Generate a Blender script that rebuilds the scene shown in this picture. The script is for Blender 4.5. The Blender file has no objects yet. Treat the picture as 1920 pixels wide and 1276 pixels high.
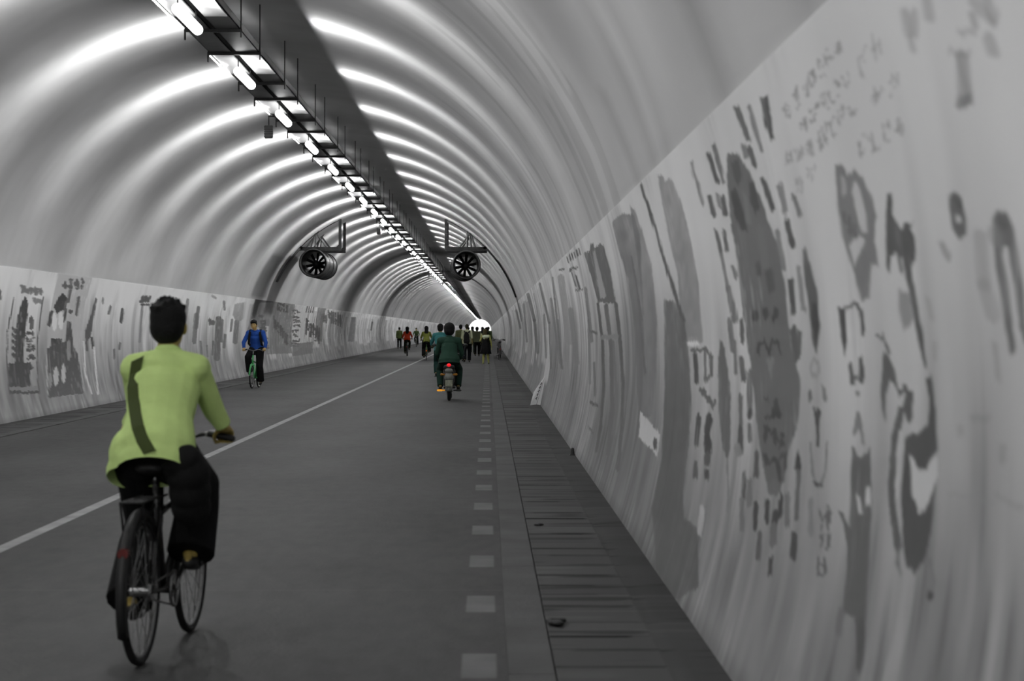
import bpy, bmesh, math, random
import numpy as np
from mathutils import Vector, Matrix

# ------------------------------------------------------------------ camera
F = 3900.0                 # focal length in pixels of a 1920 px wide frame
VX, VY = 915.0, 618.0      # vanishing point of the tunnel in the photograph
EYE = 1.5
sc = bpy.context.scene
C = sc.collection
cam_d = bpy.data.cameras.new('camera'); cam = bpy.data.objects.new('camera', cam_d); C.objects.link(cam)
cam.location = (0, 0, EYE); cam.rotation_euler = (math.pi / 2, 0, 0)
cam_d.sensor_width = 36; cam_d.lens = F / 1920 * 36
cam_d.shift_x = (960 - VX) / 1920; cam_d.shift_y = -(638 - VY) / 1920
cam_d.clip_end = 3000
cam_d.dof.use_dof = True; cam_d.dof.focus_distance = 42; cam_d.dof.aperture_fstop = 4.5
sc.camera = cam
sc.view_settings.view_transform = 'Standard'; sc.view_settings.look = 'None'
sc.view_settings.exposure = 0.0; sc.view_settings.gamma = 1.0; sc.view_settings.use_curve_mapping = False
# ------------------------------------------------------------------ world: overcast daylight outside the far portal
wd = bpy.data.worlds.new('daylight'); sc.world = wd; wd.use_nodes = True
wd.node_tree.nodes['Background'].inputs[0].default_value = (1, 1, 1, 1)
wd.node_tree.nodes['Background'].inputs[1].default_value = 1.6
# ------------------------------------------------------------------ light of the luminaires (photometric fan across the tunnel)
P_RIGHT, P_LEFT, FAN = 125.0, 142.0, 0.40   # watts of the two reflector halves; sharpness of the fan

def lamp_light(name, power, side):
    """photometric distribution of one reflector half: a fan across the vault, softer and weaker downwards"""
    l = bpy.data.lights.new(name, 'POINT'); l.energy = power; l.shadow_soft_size = 0.03
    l.use_nodes = True; nt = l.node_tree; em = nt.nodes['Emission']
    g = nt.nodes.new('ShaderNodeNewGeometry'); sp = nt.nodes.new('ShaderNodeSeparateXYZ')
    nt.links.new(g.outputs['Incoming'], sp.inputs[0])
    def m(op, a, b=None):
        n = nt.nodes.new('ShaderNodeMath'); n.operation = op
        for i, v in enumerate((a, b)):
            if v is None: continue
            if isinstance(v, (int, float)): n.inputs[i].default_value = v
            else: nt.links.new(v, n.inputs[i])
        return n.outputs[0]
    def ramp(v, a, b, fa=0.0, fb=1.0):
        n = nt.nodes.new('ShaderNodeMapRange'); n.interpolation_type = 'SMOOTHSTEP'; nt.links.new(v, n.inputs[0])
        for i, q in enumerate((a, b, fa, fb)): n.inputs[i + 1].default_value = q
        return n.outputs[0]
    x, y, z = sp.outputs
    xs = m('MULTIPLY', x, side)
    fan = m('EXPONENT', m('MULTIPLY', m('MULTIPLY', y, y), -1 / FAN ** 2))
    up = m('MULTIPLY', m('ADD', m('MULTIPLY', fan, 3.3), 0.80), ramp(xs, 0.1, 0.75))
    down = ramp(z, -0.88, -0.45, 0.60, 2.4 if side > 0 else 3.2)
    t = ramp(z, -0.60, -0.05)
    s = m('ADD', m('MULTIPLY', up, t), m('MULTIPLY', down, m('SUBTRACT', 1.0, t)))
    nt.links.new(m('MULTIPLY', s, ramp(xs, -0.10, 0.10)), em.inputs['Strength'])
    return l

XC = -3.35; R0 = 4.6; ZC = 1.2; EDGE = 2.52
def half(z):
    if z >= ZC: return math.sqrt(max(R0 * R0 - (z - ZC) ** 2, 0))
    return 4.6 - 0.20 * ((ZC - z) / 1.2) ** 2
Y0, Y1 = -32.0, 850.0
rnd = random.Random(4)
# ------------------------------------------------------------------ helpers
def mat(name, col, rough=0.6, spec=0.4, metal=0.0, noise=0.0, nscale=6.0, bump=0.0, bscale=40.0, emit=None):
    m = bpy.data.materials.new(name); m.use_nodes = True; nt = m.node_tree; b = nt.nodes['Principled BSDF']
    b.inputs['Base Color'].default_value = (*col, 1); b.inputs['Roughness'].default_value = rough
    b.inputs['Specular IOR Level'].default_value = spec; b.inputs['Metallic'].default_value = metal
    if noise or bump:
        tc = nt.nodes.new('ShaderNodeTexCoord')
    if noise:
        n = nt.nodes.new('ShaderNodeTexNoise'); n.inputs['Scale'].default_value = nscale; n.inputs['Detail'].default_value = 5
        nt.links.new(tc.outputs['Object'], n.inputs['Vector'])
        r = nt.nodes.new('ShaderNodeValToRGB')
        r.color_ramp.elements[0].position = 0.3; r.color_ramp.elements[1].position = 0.7
        r.color_ramp.elements[0].color = (*[c * (1 - noise) for c in col], 1)
        r.color_ramp.elements[1].color = (*[min(c * (1 + noise), 1) for c in col], 1)
        nt.links.new(n.outputs['Fac'], r.inputs[0]); nt.links.new(r.outputs[0], b.inputs['Base Color'])
    if bump:
        n2 = nt.nodes.new('ShaderNodeTexNoise'); n2.inputs['Scale'].default_value = bscale; n2.inputs['Detail'].default_value = 4
        nt.links.new(tc.outputs['Object'], n2.inputs['Vector'])
        bp = nt.nodes.new('ShaderNodeBump'); bp.inputs['Strength'].default_value = bump; bp.inputs['Distance'].default_value = 0.02
        nt.links.new(n2.outputs['Fac'], bp.inputs['Height']); nt.links.new(bp.outputs[0], b.inputs['Normal'])
    if emit:
        b.inputs['Emission Color'].default_value = (*emit[0], 1); b.inputs['Emission Strength'].default_value = emit[1]
    return m

def attr_mat(name, rough=0.55, spec=0.4):
    m = bpy.data.materials.new(name); m.use_nodes = True; nt = m.node_tree; b = nt.nodes['Principled BSDF']
    a = nt.nodes.new('ShaderNodeVertexColor'); a.layer_name = 'paint'
    nt.links.new(a.outputs['Color'], b.inputs['Base Color'])
    b.inputs['Roughness'].default_value = rough; b.inputs['Specular IOR Level'].default_value = spec
    return m

def finish(o, label=None, cat=None, group=None, kind=None):
    if label: o['label'] = label
    if cat: o['category'] = cat
    if group: o['group'] = group
    if kind: o['kind'] = kind
    return o

def link(name, me, m=None, parent=None, smooth=False):
    o = bpy.data.objects.new(name, me); C.objects.link(o)
    if m: me.materials.append(m)
    if smooth: me.polygons.foreach_set('use_smooth', [True] * len(me.polygons))
    if parent: o.parent = parent
    return o

def obj(name, bm, m, parent=None, smooth=False):
    bmesh.ops.recalc_face_normals(bm, faces=bm.faces[:])
    me = bpy.data.meshes.new(name); bm.to_mesh(me); bm.free()
    return link(name, me, m, parent, smooth)

def empty(name, loc, rz=0.0, label=None, cat=None, group=None):
    o = bpy.data.objects.new(name, None); C.objects.link(o); o.location = loc; o.rotation_euler = (0, 0, rz)
    o.empty_display_size = 0.1
    return finish(o, label, cat, group)

def frame_to(d, up=None):
    d = Vector(d).normalized(); u = Vector(up) if up else (Vector((0, 0, 1)) if abs(d.z) < 0.9 else Vector((0, 1, 0)))
    x = u.cross(d).normalized(); y = d.cross(x)
    return Matrix((x, y, d)).transposed()

def box(bm, x0, x1, y0, y1, z0, z1, bev=0.0):
    r = bmesh.ops.create_cube(bm, size=1)
    M = Matrix.Translation(((x0 + x1) / 2, (y0 + y1) / 2, (z0 + z1) / 2)) @ Matrix.Diagonal((x1 - x0, y1 - y0, z1 - z0, 1))
    bmesh.ops.transform(bm, matrix=M, verts=r['verts'])
    if bev:
        es = list({e for v in r['verts'] for e in v.link_edges})
        bmesh.ops.bevel(bm, geom=es, offset=bev, segments=2, affect='EDGES', profile=0.5)

def beam(bm, a, b, w, h=None):
    h = h or w; a = Vector(a); b = Vector(b); L = (b - a).length
    r = bmesh.ops.create_cube(bm, size=1)
    M = Matrix.Translation((a + b) / 2) @ frame_to(b - a).to_4x4() @ Matrix.Diagonal((w, h, L, 1))
    bmesh.ops.transform(bm, matrix=M, verts=r['verts'])

def cone(bm, a, b, ra, rb, n=14, ea=True, eb=True):
    a = Vector(a); b = Vector(b); L = (b - a).length
    if L > 1e-5:
        r = bmesh.ops.create_cone(bm, cap_ends=True, segments=n, radius1=ra, radius2=rb, depth=L)
        bmesh.ops.transform(bm, matrix=Matrix.Translation((a + b) / 2) @ frame_to(b - a).to_4x4(), verts=r['verts'])
    if ea: ball(bm, a, ra, n)
    if eb: ball(bm, b, rb, n)

def ball(bm, c, r, n=14, sc3=(1, 1, 1), rot=None):
    q = bmesh.ops.create_uvsphere(bm, u_segments=n, v_segments=max(n // 2 + 1, 5), radius=1)
    M = Matrix.Translation(Vector(c)) @ (rot.to_4x4() if rot else Matrix.Identity(4)) @ Matrix.Diagonal((r * sc3[0], r * sc3[1], r * sc3[2], 1))
    bmesh.ops.transform(bm, matrix=M, verts=q['verts'])

def tube(bm, pts, r, n=8):
    pts = [Vector(p) for p in pts]; rings = []
    for i, p in enumerate(pts):
        d = pts[min(i + 1, len(pts) - 1)] - pts[max(i - 1, 0)]
        m3 = frame_to(d, (1, 0, 0) if abs(d.normalized().x) < 0.9 else (0, 0, 1))
        rings.append([bm.verts.new(p + m3 @ Vector((r * math.cos(2 * math.pi * k / n), r * math.sin(2 * math.pi * k / n), 0))) for k in range(n)])
    for a, b in zip(rings, rings[1:]):
        for k in range(n): bm.faces.new((a[k], a[(k + 1) % n], b[(k + 1) % n], b[k]))
    bm.faces.new(rings[0]); bm.faces.new(rings[-1][::-1])

def torus(bm, c, R, r, axis='x', n=48, k=10, a0=0.0, a1=2 * math.pi, sq=1.0):
    c = Vector(c); full = abs(a1 - a0 - 2 * math.pi) < 1e-6; rings = []
    cnt = n if full else n + 1
    for i in range(cnt):
        t = a0 + (a1 - a0) * i / n; ring = []
        for j in range(k):
            p = 2 * math.pi * j / k; rr = R + r * math.cos(p); s = r * sq * math.sin(p)
            if axis == 'x': v = (s, rr * math.cos(t), rr * math.sin(t))
            elif axis == 'y': v = (rr * math.cos(t), s, rr * math.sin(t))
            else: v = (rr * math.cos(t), rr * math.sin(t), s)
            ring.append(bm.verts.new(c + Vector(v)))
        rings.append(ring)
    m = len(rings)
    for i in range(m if full else m - 1):
        a, b = rings[i], rings[(i + 1) % m]
        for j in range(k): bm.faces.new((a[j], a[(j + 1) % k], b[(j + 1) % k], b[j]))
    if not full: bm.faces.new(rings[0]); bm.faces.new(rings[-1][::-1])

def blend(name, bm, m, parent, voxel=0.01, smooth=6, cuts=()):
    """fuse overlapping solids into one continuous skin"""
    me = bpy.data.meshes.new(name); bm.to_mesh(me); bm.free()
    t = bpy.data.objects.new('t', me); C.objects.link(t)
    r = t.modifiers.new('r', 'REMESH'); r.mode = 'VOXEL'; r.voxel_size = voxel
    s = t.modifiers.new('s', 'SMOOTH'); s.factor = 0.5; s.iterations = smooth
    dg = bpy.context.evaluated_depsgraph_get(); dg.update()
    new = bpy.data.meshes.new_from_object(t.evaluated_get(dg)); new.name = name
    bpy.data.objects.remove(t); bpy.data.meshes.remove(me)
    new.materials.clear()
    if cuts:
        b2 = bmesh.new(); b2.from_mesh(new)
        for co, no in cuts:
            bmesh.ops.bisect_plane(b2, geom=b2.verts[:] + b2.edges[:] + b2.faces[:], plane_co=co, plane_no=no, clear_outer=True)
        b2.to_mesh(new); b2.free()
    return link(name, new, m, parent, smooth=True)

# ------------------------------------------------------------------ noise for paint work
def vnoise(a, b, seed):
    ia = np.floor(a).astype(np.int64); ib = np.floor(b).astype(np.int64); fa = a - ia; fb = b - ib
    fa = fa * fa * (3 - 2 * fa); fb = fb * fb * (3 - 2 * fb)
    def h(i, j):
        n = (i * 374761393 + j * 668265263 + seed * 1442695041) & 0xffffffff
        n = ((n ^ (n >> 13)) * 1274126177) & 0xffffffff
        return ((n ^ (n >> 16)) & 0xffff) / 65535.0
    return (h(ia, ib) * (1 - fa) + h(ia + 1, ib) * fa) * (1 - fb) + (h(ia, ib + 1) * (1 - fa) + h(ia + 1, ib + 1) * fa) * fb
def sstep(x, a, b):
    t = np.clip((x - a) / (b - a), 0, 1); return t * t * (3 - 2 * t)

def grid_mesh(name, ys, prof, m, parent=None, color=None, smooth=True):
    """ys: stations along the tunnel; prof: list of (x, z, nrm_scale); color: array (ny, nz)"""
    ny, nz = len(ys), len(prof)
    co = np.zeros((ny, nz, 3), dtype=np.float32)
    pr = np.array(prof); co[:, :, 0] = pr[None, :, 0]; co[:, :, 2] = pr[None, :, 1]; co[:, :, 1] = np.array(ys)[:, None]
    if callable(color): color = color(co)
    idx = np.arange(ny * nz).reshape(ny, nz)
    q = np.stack([idx[:-1, :-1], idx[1:, :-1], idx[1:, 1:], idx[:-1, 1:]], -1).reshape(-1, 4)
    me = bpy.data.meshes.new(name)
    me.vertices.add(ny * nz); me.vertices.foreach_set('co', co.reshape(-1))
    me.loops.add(q.size); me.loops.foreach_set('vertex_index', q.reshape(-1).astype(np.int32))
    me.polygons.add(len(q)); me.polygons.foreach_set('loop_start', (np.arange(len(q)) * 4).astype(np.int32))
    me.update(calc_edges=True)
    if color is not None:
        at = me.color_attributes.new('paint', 'FLOAT_COLOR', 'POINT')
        c4 = np.ones((ny * nz, 4), dtype=np.float32)
        if color.ndim == 2: color = np.repeat(color[..., None], 3, -1)
        c4[:, :3] = color.reshape(-1, 3); at.data.foreach_set('color', c4.reshape(-1))
    return link(name, me, m, parent, smooth)

# ------------------------------------------------------------------ the tunnel shell
def lin(v): v = v / 255.0; return v / 12.92 if v < 0.04045 else ((v + 0.055) / 1.055) ** 2.4

class Paint:
    """paints marks on a wall; marks are located where the photograph shows them on that wall"""
    def __init__(self, co, base, ref=165.0):
        s = F / np.maximum(co[..., 1], 0.5)
        self.px = VX + co[..., 0] * s; self.py = VY + (EYE - co[..., 2]) * s
        self.ok = co[..., 1] > 2.0
        gy, gz = co[..., 1].astype(float), co[..., 2].astype(float); n = lambda a, b, sd: vnoise(gy * a, gz * b, sd) - .5
        k = np.minimum(s / 300, 1.3)       # brush wobble and ragged, rubbed edges, a few millimetres on the wall
        self.px = self.px + k * (n(9, 12, 71) * 2.0 + n(30, 40, 72) * 1.6); self.py = self.py + k * (n(28, 6, 73) * 9 + n(8, 5, 74) * 5)
        self.gr = 1 - .30 * sstep(vnoise(gy * 22, gz * 9, 75), .55, .9) * sstep(vnoise(gy * 2, gz * 2, 76), .35, .7) - .04 * vnoise(gy * 50, gz * 30, 77)
        self.c = base; self.base = base.copy(); self.ref = lin(ref)
    def _put(self, sl, a, v, alpha):
        t = a * (1.0 if alpha >= .95 else alpha) * self.ok[sl] * self.gr[sl]
        tgt = self.base[sl] * 0 + 0.78 * lin(v * (.86 if v < 140 else 1)) / self.ref
        self.c[sl] = self.c[sl] * (1 - t) + tgt * t
    def _sl(self, x0, x1, y0, y1):
        m = (self.px > x0) & (self.px < x1) & (self.py > y0) & (self.py < y1)
        r = np.where(m.any(1))[0]; c = np.where(m.any(0))[0]
        if len(r) == 0: return None
        return (slice(r[0], r[-1] + 1), slice(c[0], c[-1] + 1))
    def bar(self, x0, y0, x1, y1, w, v, blur=1.6, alpha=0.95):
        w = w / 2; p = w + blur + 1
        sl = self._sl(min(x0, x1) - p, max(x0, x1) + p, min(y0, y1) - p, max(y0, y1) + p)
        if sl is None: return
        X, Y = self.px[sl], self.py[sl]; dx, dy = x1 - x0, y1 - y0; L = dx * dx + dy * dy + 1e-6
        t = np.clip(((X - x0) * dx + (Y - y0) * dy) / L, 0, 1)
        d = np.hypot(X - x0 - t * dx, Y - y0 - t * dy)
        self._put(sl, 1 - sstep(d, w - blur * .5, w + blur), v, alpha)
    def line(self, pts, w, v, blur=1.4, alpha=0.95):
        for a, b in zip(pts, pts[1:]): self.bar(*a, *b, w, v, blur, alpha)
    def oval(self, cx, cy, rx, ry, v, blur=0.15, alpha=0.95, ring=None):
        sl = self._sl(cx - rx * 1.3, cx + rx * 1.3, cy - ry * 1.3, cy + ry * 1.3)
        if sl is None: return
        d = np.hypot((self.px[sl] - cx) / rx, (self.py[sl] - cy) / ry)
        a = 1 - sstep(d, 1 - blur, 1 + blur)
        if ring: a = a * sstep(d, 1 - ring - blur, 1 - ring + blur)
        self._put(sl, a, v, alpha)
    def poly(self, pts, v, blur=2.0, alpha=0.95, grain=0.0):
        P = np.array(pts, float); sl = self._sl(P[:, 0].min() - blur, P[:, 0].max() + blur, P[:, 1].min() - blur, P[:, 1].max() + blur)
        if sl is None: return
        X, Y = self.px[sl], self.py[sl]; inside = np.zeros(X.shape, bool); dm = np.full(X.shape, 1e9)
        for (x0, y0), (x1, y1) in zip(P, np.roll(P, -1, 0)):
            cond = (y0 > Y) != (y1 > Y)
            with np.errstate(all='ignore'): xi = (x1 - x0) * (Y - y0) / (y1 - y0 + 1e-12) + x0
            inside ^= cond & (X < xi)
            dx, dy = x1 - x0, y1 - y0; L = dx * dx + dy * dy + 1e-9
            t = np.clip(((X - x0) * dx + (Y - y0) * dy) / L, 0, 1)
            dm = np.minimum(dm, np.hypot(X - x0 - t * dx, Y - y0 - t * dy))
        sd = np.where(inside, dm, -dm)
        a = sstep(sd, -blur * .6, blur * .6)
        if grain: a = a * (1 - grain * vnoise(X / 7, Y / 22, 5))
        self._put(sl, a, v, alpha)
    def glyphs(self, x0, y0, x1, y1, h, n, v, seed=1, alpha=0.6, lean=(0.0, 1.0), w=3.0, blur=2.0):
        alpha = min(alpha * 1.35, .95); w *= 1.2
        r = random.Random(seed); ux, uy = (x1 - x0) / n, (y1 - y0) / n
        for i in range(n):
            cx, cy = x0 + ux * (i + .5), y0 + uy * (i + .5)
            for k in range(5):
                a, b = r.uniform(-.38, .38), r.uniform(-.5, .5)
                if k % 2: c, d = r.uniform(-.38, .38), b + r.uniform(-.1, .1)
                else: c, d = a + r.uniform(-.08, .08), r.uniform(-.5, .5)
                f = lambda p, q: (cx + ux * p + lean[0] * q * h, cy + uy * p + lean[1] * q * h)
                self.bar(*f(a, b), *f(c, d), w, v, blur, alpha)

def wall_base(co, side):
    Y, Z = co[..., 1].astype(float), co[..., 2].astype(float)
    c = np.full(Y.shape, 0.80 if side == 0 else 0.86)
    c *= 1 - 0.10 * vnoise(Y * 0.6, Z * 0.9, 1 + side) - 0.06 * vnoise(Y * 3, Z * 1.5, 2 + side)
    # grime and rubbed-off drips rising from the floor
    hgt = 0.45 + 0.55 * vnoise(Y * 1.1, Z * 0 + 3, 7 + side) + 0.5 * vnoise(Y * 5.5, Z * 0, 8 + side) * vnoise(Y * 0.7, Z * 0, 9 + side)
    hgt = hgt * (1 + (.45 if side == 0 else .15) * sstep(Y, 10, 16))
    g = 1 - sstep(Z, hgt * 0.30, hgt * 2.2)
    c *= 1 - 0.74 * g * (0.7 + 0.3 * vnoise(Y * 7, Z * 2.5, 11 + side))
    patch = sstep(vnoise(Y * .8, Z * 1.3, 18 + side) * .6 + vnoise(Y * 3.3, Z * 2.2, 19 + side) * .4, .35, .7)
    st = vnoise(Y * 9, Z * 1.6, 14 + side) * .5 + vnoise(Y * 23, Z * 2.6, 15 + side) * .5
    lowz = 1 - sstep(Z, .6, 2.0)
    c *= 1 - 0.50 * lowz * patch * sstep(st, .45, .80)
    c *= 1 + 0.45 * (1 - sstep(Z, .3, 1.1)) * patch * sstep(vnoise(Y * 12, Z * 2.2, 20 + side), .62, .85)
    c *= 1 - 0.22 * vnoise(Y * 15, Z * 6, 16 + side) * sstep(vnoise(Y * 1.3, Z * 1.1, 17 + side), .5, .8)
    c *= 1 - (0.30 if side == 0 else 0.10) * sstep(vnoise(Y * .45, Z * .12 + 1, 23 + side), .40, .6) * sstep(Y, 9, 14) * sstep(2.1 - Z, 0, .6)
    c *= 1 - 0.25 * sstep(vnoise(Y * 2.2, Z * .7 + 4, 24 + side), .62, .78) * sstep(Y, 12, 20) * sstep(2.3 - Z, 0, .3)
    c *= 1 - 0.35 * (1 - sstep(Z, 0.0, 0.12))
    return c

def murals_far(c, co, side, ystart):
    """bays of weathered paintings, bay after bay, further down the tunnel"""
    Y, Z = co[..., 1].astype(float), co[..., 2].astype(float); r = random.Random(30 + side); y = ystart
    while y < 600:
        wdt = r.uniform(1.6, 4.2); top = r.uniform(2.2, 2.5); bot = r.uniform(0.35, 0.8); tone = r.choice([0.62, 0.5, 0.4, 0.33, 0.55, 0.62, 0.7])
        m = sstep(Y, y, y + .08) * (1 - sstep(Y, y + wdt, y + wdt + .08)) * sstep(Z, bot, bot + .15) * (1 - sstep(Z, top - .03, top))
        c[...] = c * (1 - 0.75 * m) + tone * 0.75 * m
        for k in range(r.randint(3, 7)):
            a = y + r.uniform(0.1, wdt - .2); w = r.uniform(.06, .35); z0 = r.uniform(bot, 1.6); z1 = z0 + r.uniform(.3, 1.1); t = r.choice([.08, .12, .2, .3, .8])
            m = sstep(Y, a, a + .05) * (1 - sstep(Y, a + w, a + w + .05)) * sstep(Z, z0, z0 + .1) * (1 - sstep(Z, min(z1, top) - .1, min(z1, top)))
            c[...] = c * (1 - .8 * m) + t * .8 * m
        y += wdt + r.choice([.1, .3, .8, 1.5])
    fade = sstep(Y, ystart, ystart + 2)
    c *= 1 - fade * 0.30 * (vnoise(Y * 3.2, Z * 1.4, 21 + side) > .62) * sstep(Z, .5, .9)

def paint_right(co):
    c = wall_base(co, 0); murals_far(c, co, 0, 41.0)
    p = Paint(co, c, 165)
    # faint handwritten rows, upper right
    p.glyphs(1468, 218, 1578, 78, 30, 7, 112, 3, .5, (.25, 1)); p.glyphs(1500, 242, 1592, 140, 28, 7, 112, 4, .5, (.25, 1))
    p.glyphs(1535, 262, 1606, 190, 30, 4, 115, 5, .5, (.25, 1)); p.glyphs(1470, 300, 1548, 258, 34, 4, 122, 6, .45, (.2, 1))
    p.glyphs(1492, 352, 1530, 322, 34, 2, 128, 7, .4); p.glyphs(1608, 130, 1652, 70, 50, 2, 128, 8, .4, (.2, 1))
    p.glyphs(1632, 190, 1690, 150, 40, 2, 125, 9, .45); p.glyphs(1600, 280, 1700, 235, 40, 4, 112, 10, .5, (.1, 1))
    for a in ((1696, 20, 1704, 60, 14, 112), (1712, 25, 1716, 60, 12, 118), (1706, 70, 1712, 92, 10, 122), (1738, 0, 1742, 35, 16, 120),
              (1825, 5, 1858, 40, 18, 118), (1850, 0, 1862, 30, 20, 112), (1822, 30, 1828, 50, 12, 105), (1800, 62, 1825, 66, 8, 115), (1855, 75, 1862, 100, 20, 115),
              (1782, 100, 1815, 104, 9, 130)): p.bar(*a, blur=7, alpha=.5)
    p.poly([(1790, 100), (1815, 98), (1824, 192), (1812, 200), (1792, 198), (1796, 180)], 108, 8, .7)
    p.poly([(1792, 178), (1822, 176), (1825, 196), (1794, 200)], 85, 6, .6)
    # leaf
    p.poly([(1565, 312), (1576, 308), (1590, 326), (1602, 317), (1618, 332), (1634, 370), (1644, 410), (1640, 452), (1648, 505), (1634, 492), (1630, 560),
            (1616, 566), (1606, 520), (1592, 486), (1580, 446), (1571, 385)], 106, 4, .95)
    p.poly([(1600, 338), (1612, 352), (1624, 395), (1626, 430), (1618, 440), (1606, 400), (1598, 360)], 150, 4)
    p.poly([(1592, 455), (1612, 442), (1622, 452), (1612, 476), (1602, 494)], 150, 5)
    p.poly([(1575, 330), (1584, 338), (1588, 366), (1578, 368)], 140, 4, .7); p.glyphs(1580, 400, 1606, 440, 30, 3, 84, 12, .6)
    # dark crested figure with long tail
    p.poly([(1663, 364), (1673, 362), (1675, 402), (1691, 432), (1696, 421), (1714, 416), (1707, 429), (1717, 450), (1717, 484), (1709, 512), (1722, 582), (1739, 692),
            (1733, 692), (1722, 645), (1708, 570), (1700, 530), (1692, 488), (1680, 474), (1671, 484), (1669, 516), (1662, 500), (1660, 430)], 64, 2.5)
    p.poly([(1680, 476), (1690, 486), (1694, 515), (1686, 505)], 95, 3)
    p.poly([(1686, 545), (1704, 552), (1714, 600), (1704, 612), (1694, 625), (1686, 590)], 108, 7, .8)
    # lower loops
    p.line([(1644, 630), (1654, 632), (1668, 660)], 6, 88)
    p.poly([(1655, 665), (1665, 662), (1678, 690), (1688, 745), (1676, 716), (1668, 716), (1661, 742), (1660, 800), (1652, 745)], 78, 3)
    p.line([(1690, 728), (1704, 735), (1706, 785)], 13, 82); p.oval(1703, 760, 8, 30, 78)
    p.poly([(1735, 712), (1747, 705), (1755, 765), (1758, 850), (1751, 935), (1746, 1000), (1733, 1046), (1714, 1070), (1700, 1062), (1692, 1015), (1690, 900), (1696, 822), (1705, 812), (1716, 816),
            (1730, 812), (1742, 790), (1742, 745)], 66, 2.5)
    p.poly([(1704, 848), (1712, 862), (1722, 880), (1732, 884), (1746, 862), (1757, 840), (1757, 888), (1745, 930), (1732, 960), (1722, 956), (1711, 925)], 152, 3)
    p.line([(1690, 762), (1678, 820), (1672, 900), (1675, 970), (1684, 1030)], 13, 78)
    p.line([(1688, 800), (1682, 850), (1682, 930)], 4, 150)
    p.line([(1684, 1030), (1682, 1060), (1688, 1076)], 6, 92, 3, .7); p.line([(1744, 1050), (1752, 1090), (1747, 1115)], 6, 100, 3, .6); p.oval(1745, 1116, 7, 9, 62)
    # jar and letters beside it
    p.poly([(1571, 572), (1585, 576), (1588, 640), (1583, 668), (1578, 640)], 52, 2); p.line([(1588, 572), (1606, 568), (1614, 582), (1620, 625)], 6, 72)
    p.line([(1594, 680), (1598, 716)], 8, 72); p.line([(1614, 672), (1616, 712)], 9, 72); p.line([(1598, 704), (1616, 704)], 6, 82); p.oval(1607, 733, 5, 5, 112)
    p.line([(1608, 770), (1602, 812)], 6, 108); p.line([(1608, 770), (1618, 830)], 6, 108)
    p.poly([(1596, 836), (1602, 842), (1612, 856), (1624, 850), (1633, 838), (1634, 925), (1633, 1000), (1628, 1060), (1624, 1160), (1602, 1162), (1580, 1140), (1590, 1030),
            (1582, 985), (1571, 962), (1580, 960), (1594, 985)], 82, 3)
    p.poly([(1604, 925), (1612, 930), (1618, 968), (1610, 965)], 150, 3); p.poly([(1624, 920), (1632, 918), (1632, 945), (1621, 955)], 150, 3)
    p.poly([(1604, 1160), (1624, 1160), (1620, 1240), (1612, 1265), (1606, 1255)], 62, 4, .8); p.bar(1578, 1145, 1572, 1185, 10, 80, 4, .6)
    # right-hand ring and long arch
    p.poly([(1780, 370), (1790, 359), (1803, 366), (1812, 405), (1811, 440), (1797, 450), (1787, 435), (1781, 400)], 82, 3.5); p.oval(1797, 412, 6, 8, 145)
    p.bar(1792, 374, 1800, 385, 10, 62, 4, .7)
    p.poly([(1861, 410), (1872, 394), (1888, 394), (1900, 425), (1913, 500), (1922, 600), (1930, 660), (1912, 620), (1900, 540), (1889, 466), (1882, 462), (1880, 478), (1893, 560), (1905, 655),
            (1896, 668), (1883, 600), (1868, 500)], 92, 4)
    p.bar(1870, 405, 1884, 425, 12, 70, 5, .6)
    p.line([(1838, 440), (1846, 530), (1862, 590)], 24, 128, 7, .55); p.bar(1862, 432, 1870, 450, 20, 118, 6, .6); p.line([(1768, 458), (1778, 478)], 12, 100, 5, .6)
    for a in ((1740, 560, 1746, 590, 9, 130), (1752, 640, 1753, 670, 7, 128), (1865, 645, 1872, 710, 10, 122), (1825, 780, 1850, 784, 12, 120), (1880, 840, 1880, 865, 12, 118), (1800, 800, 1802, 812, 9, 128),
              (1870, 930, 1915, 950, 8, 122), (1780, 925, 1860, 942, 5, 130)): p.bar(*a, blur=5, alpha=.5)
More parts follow.
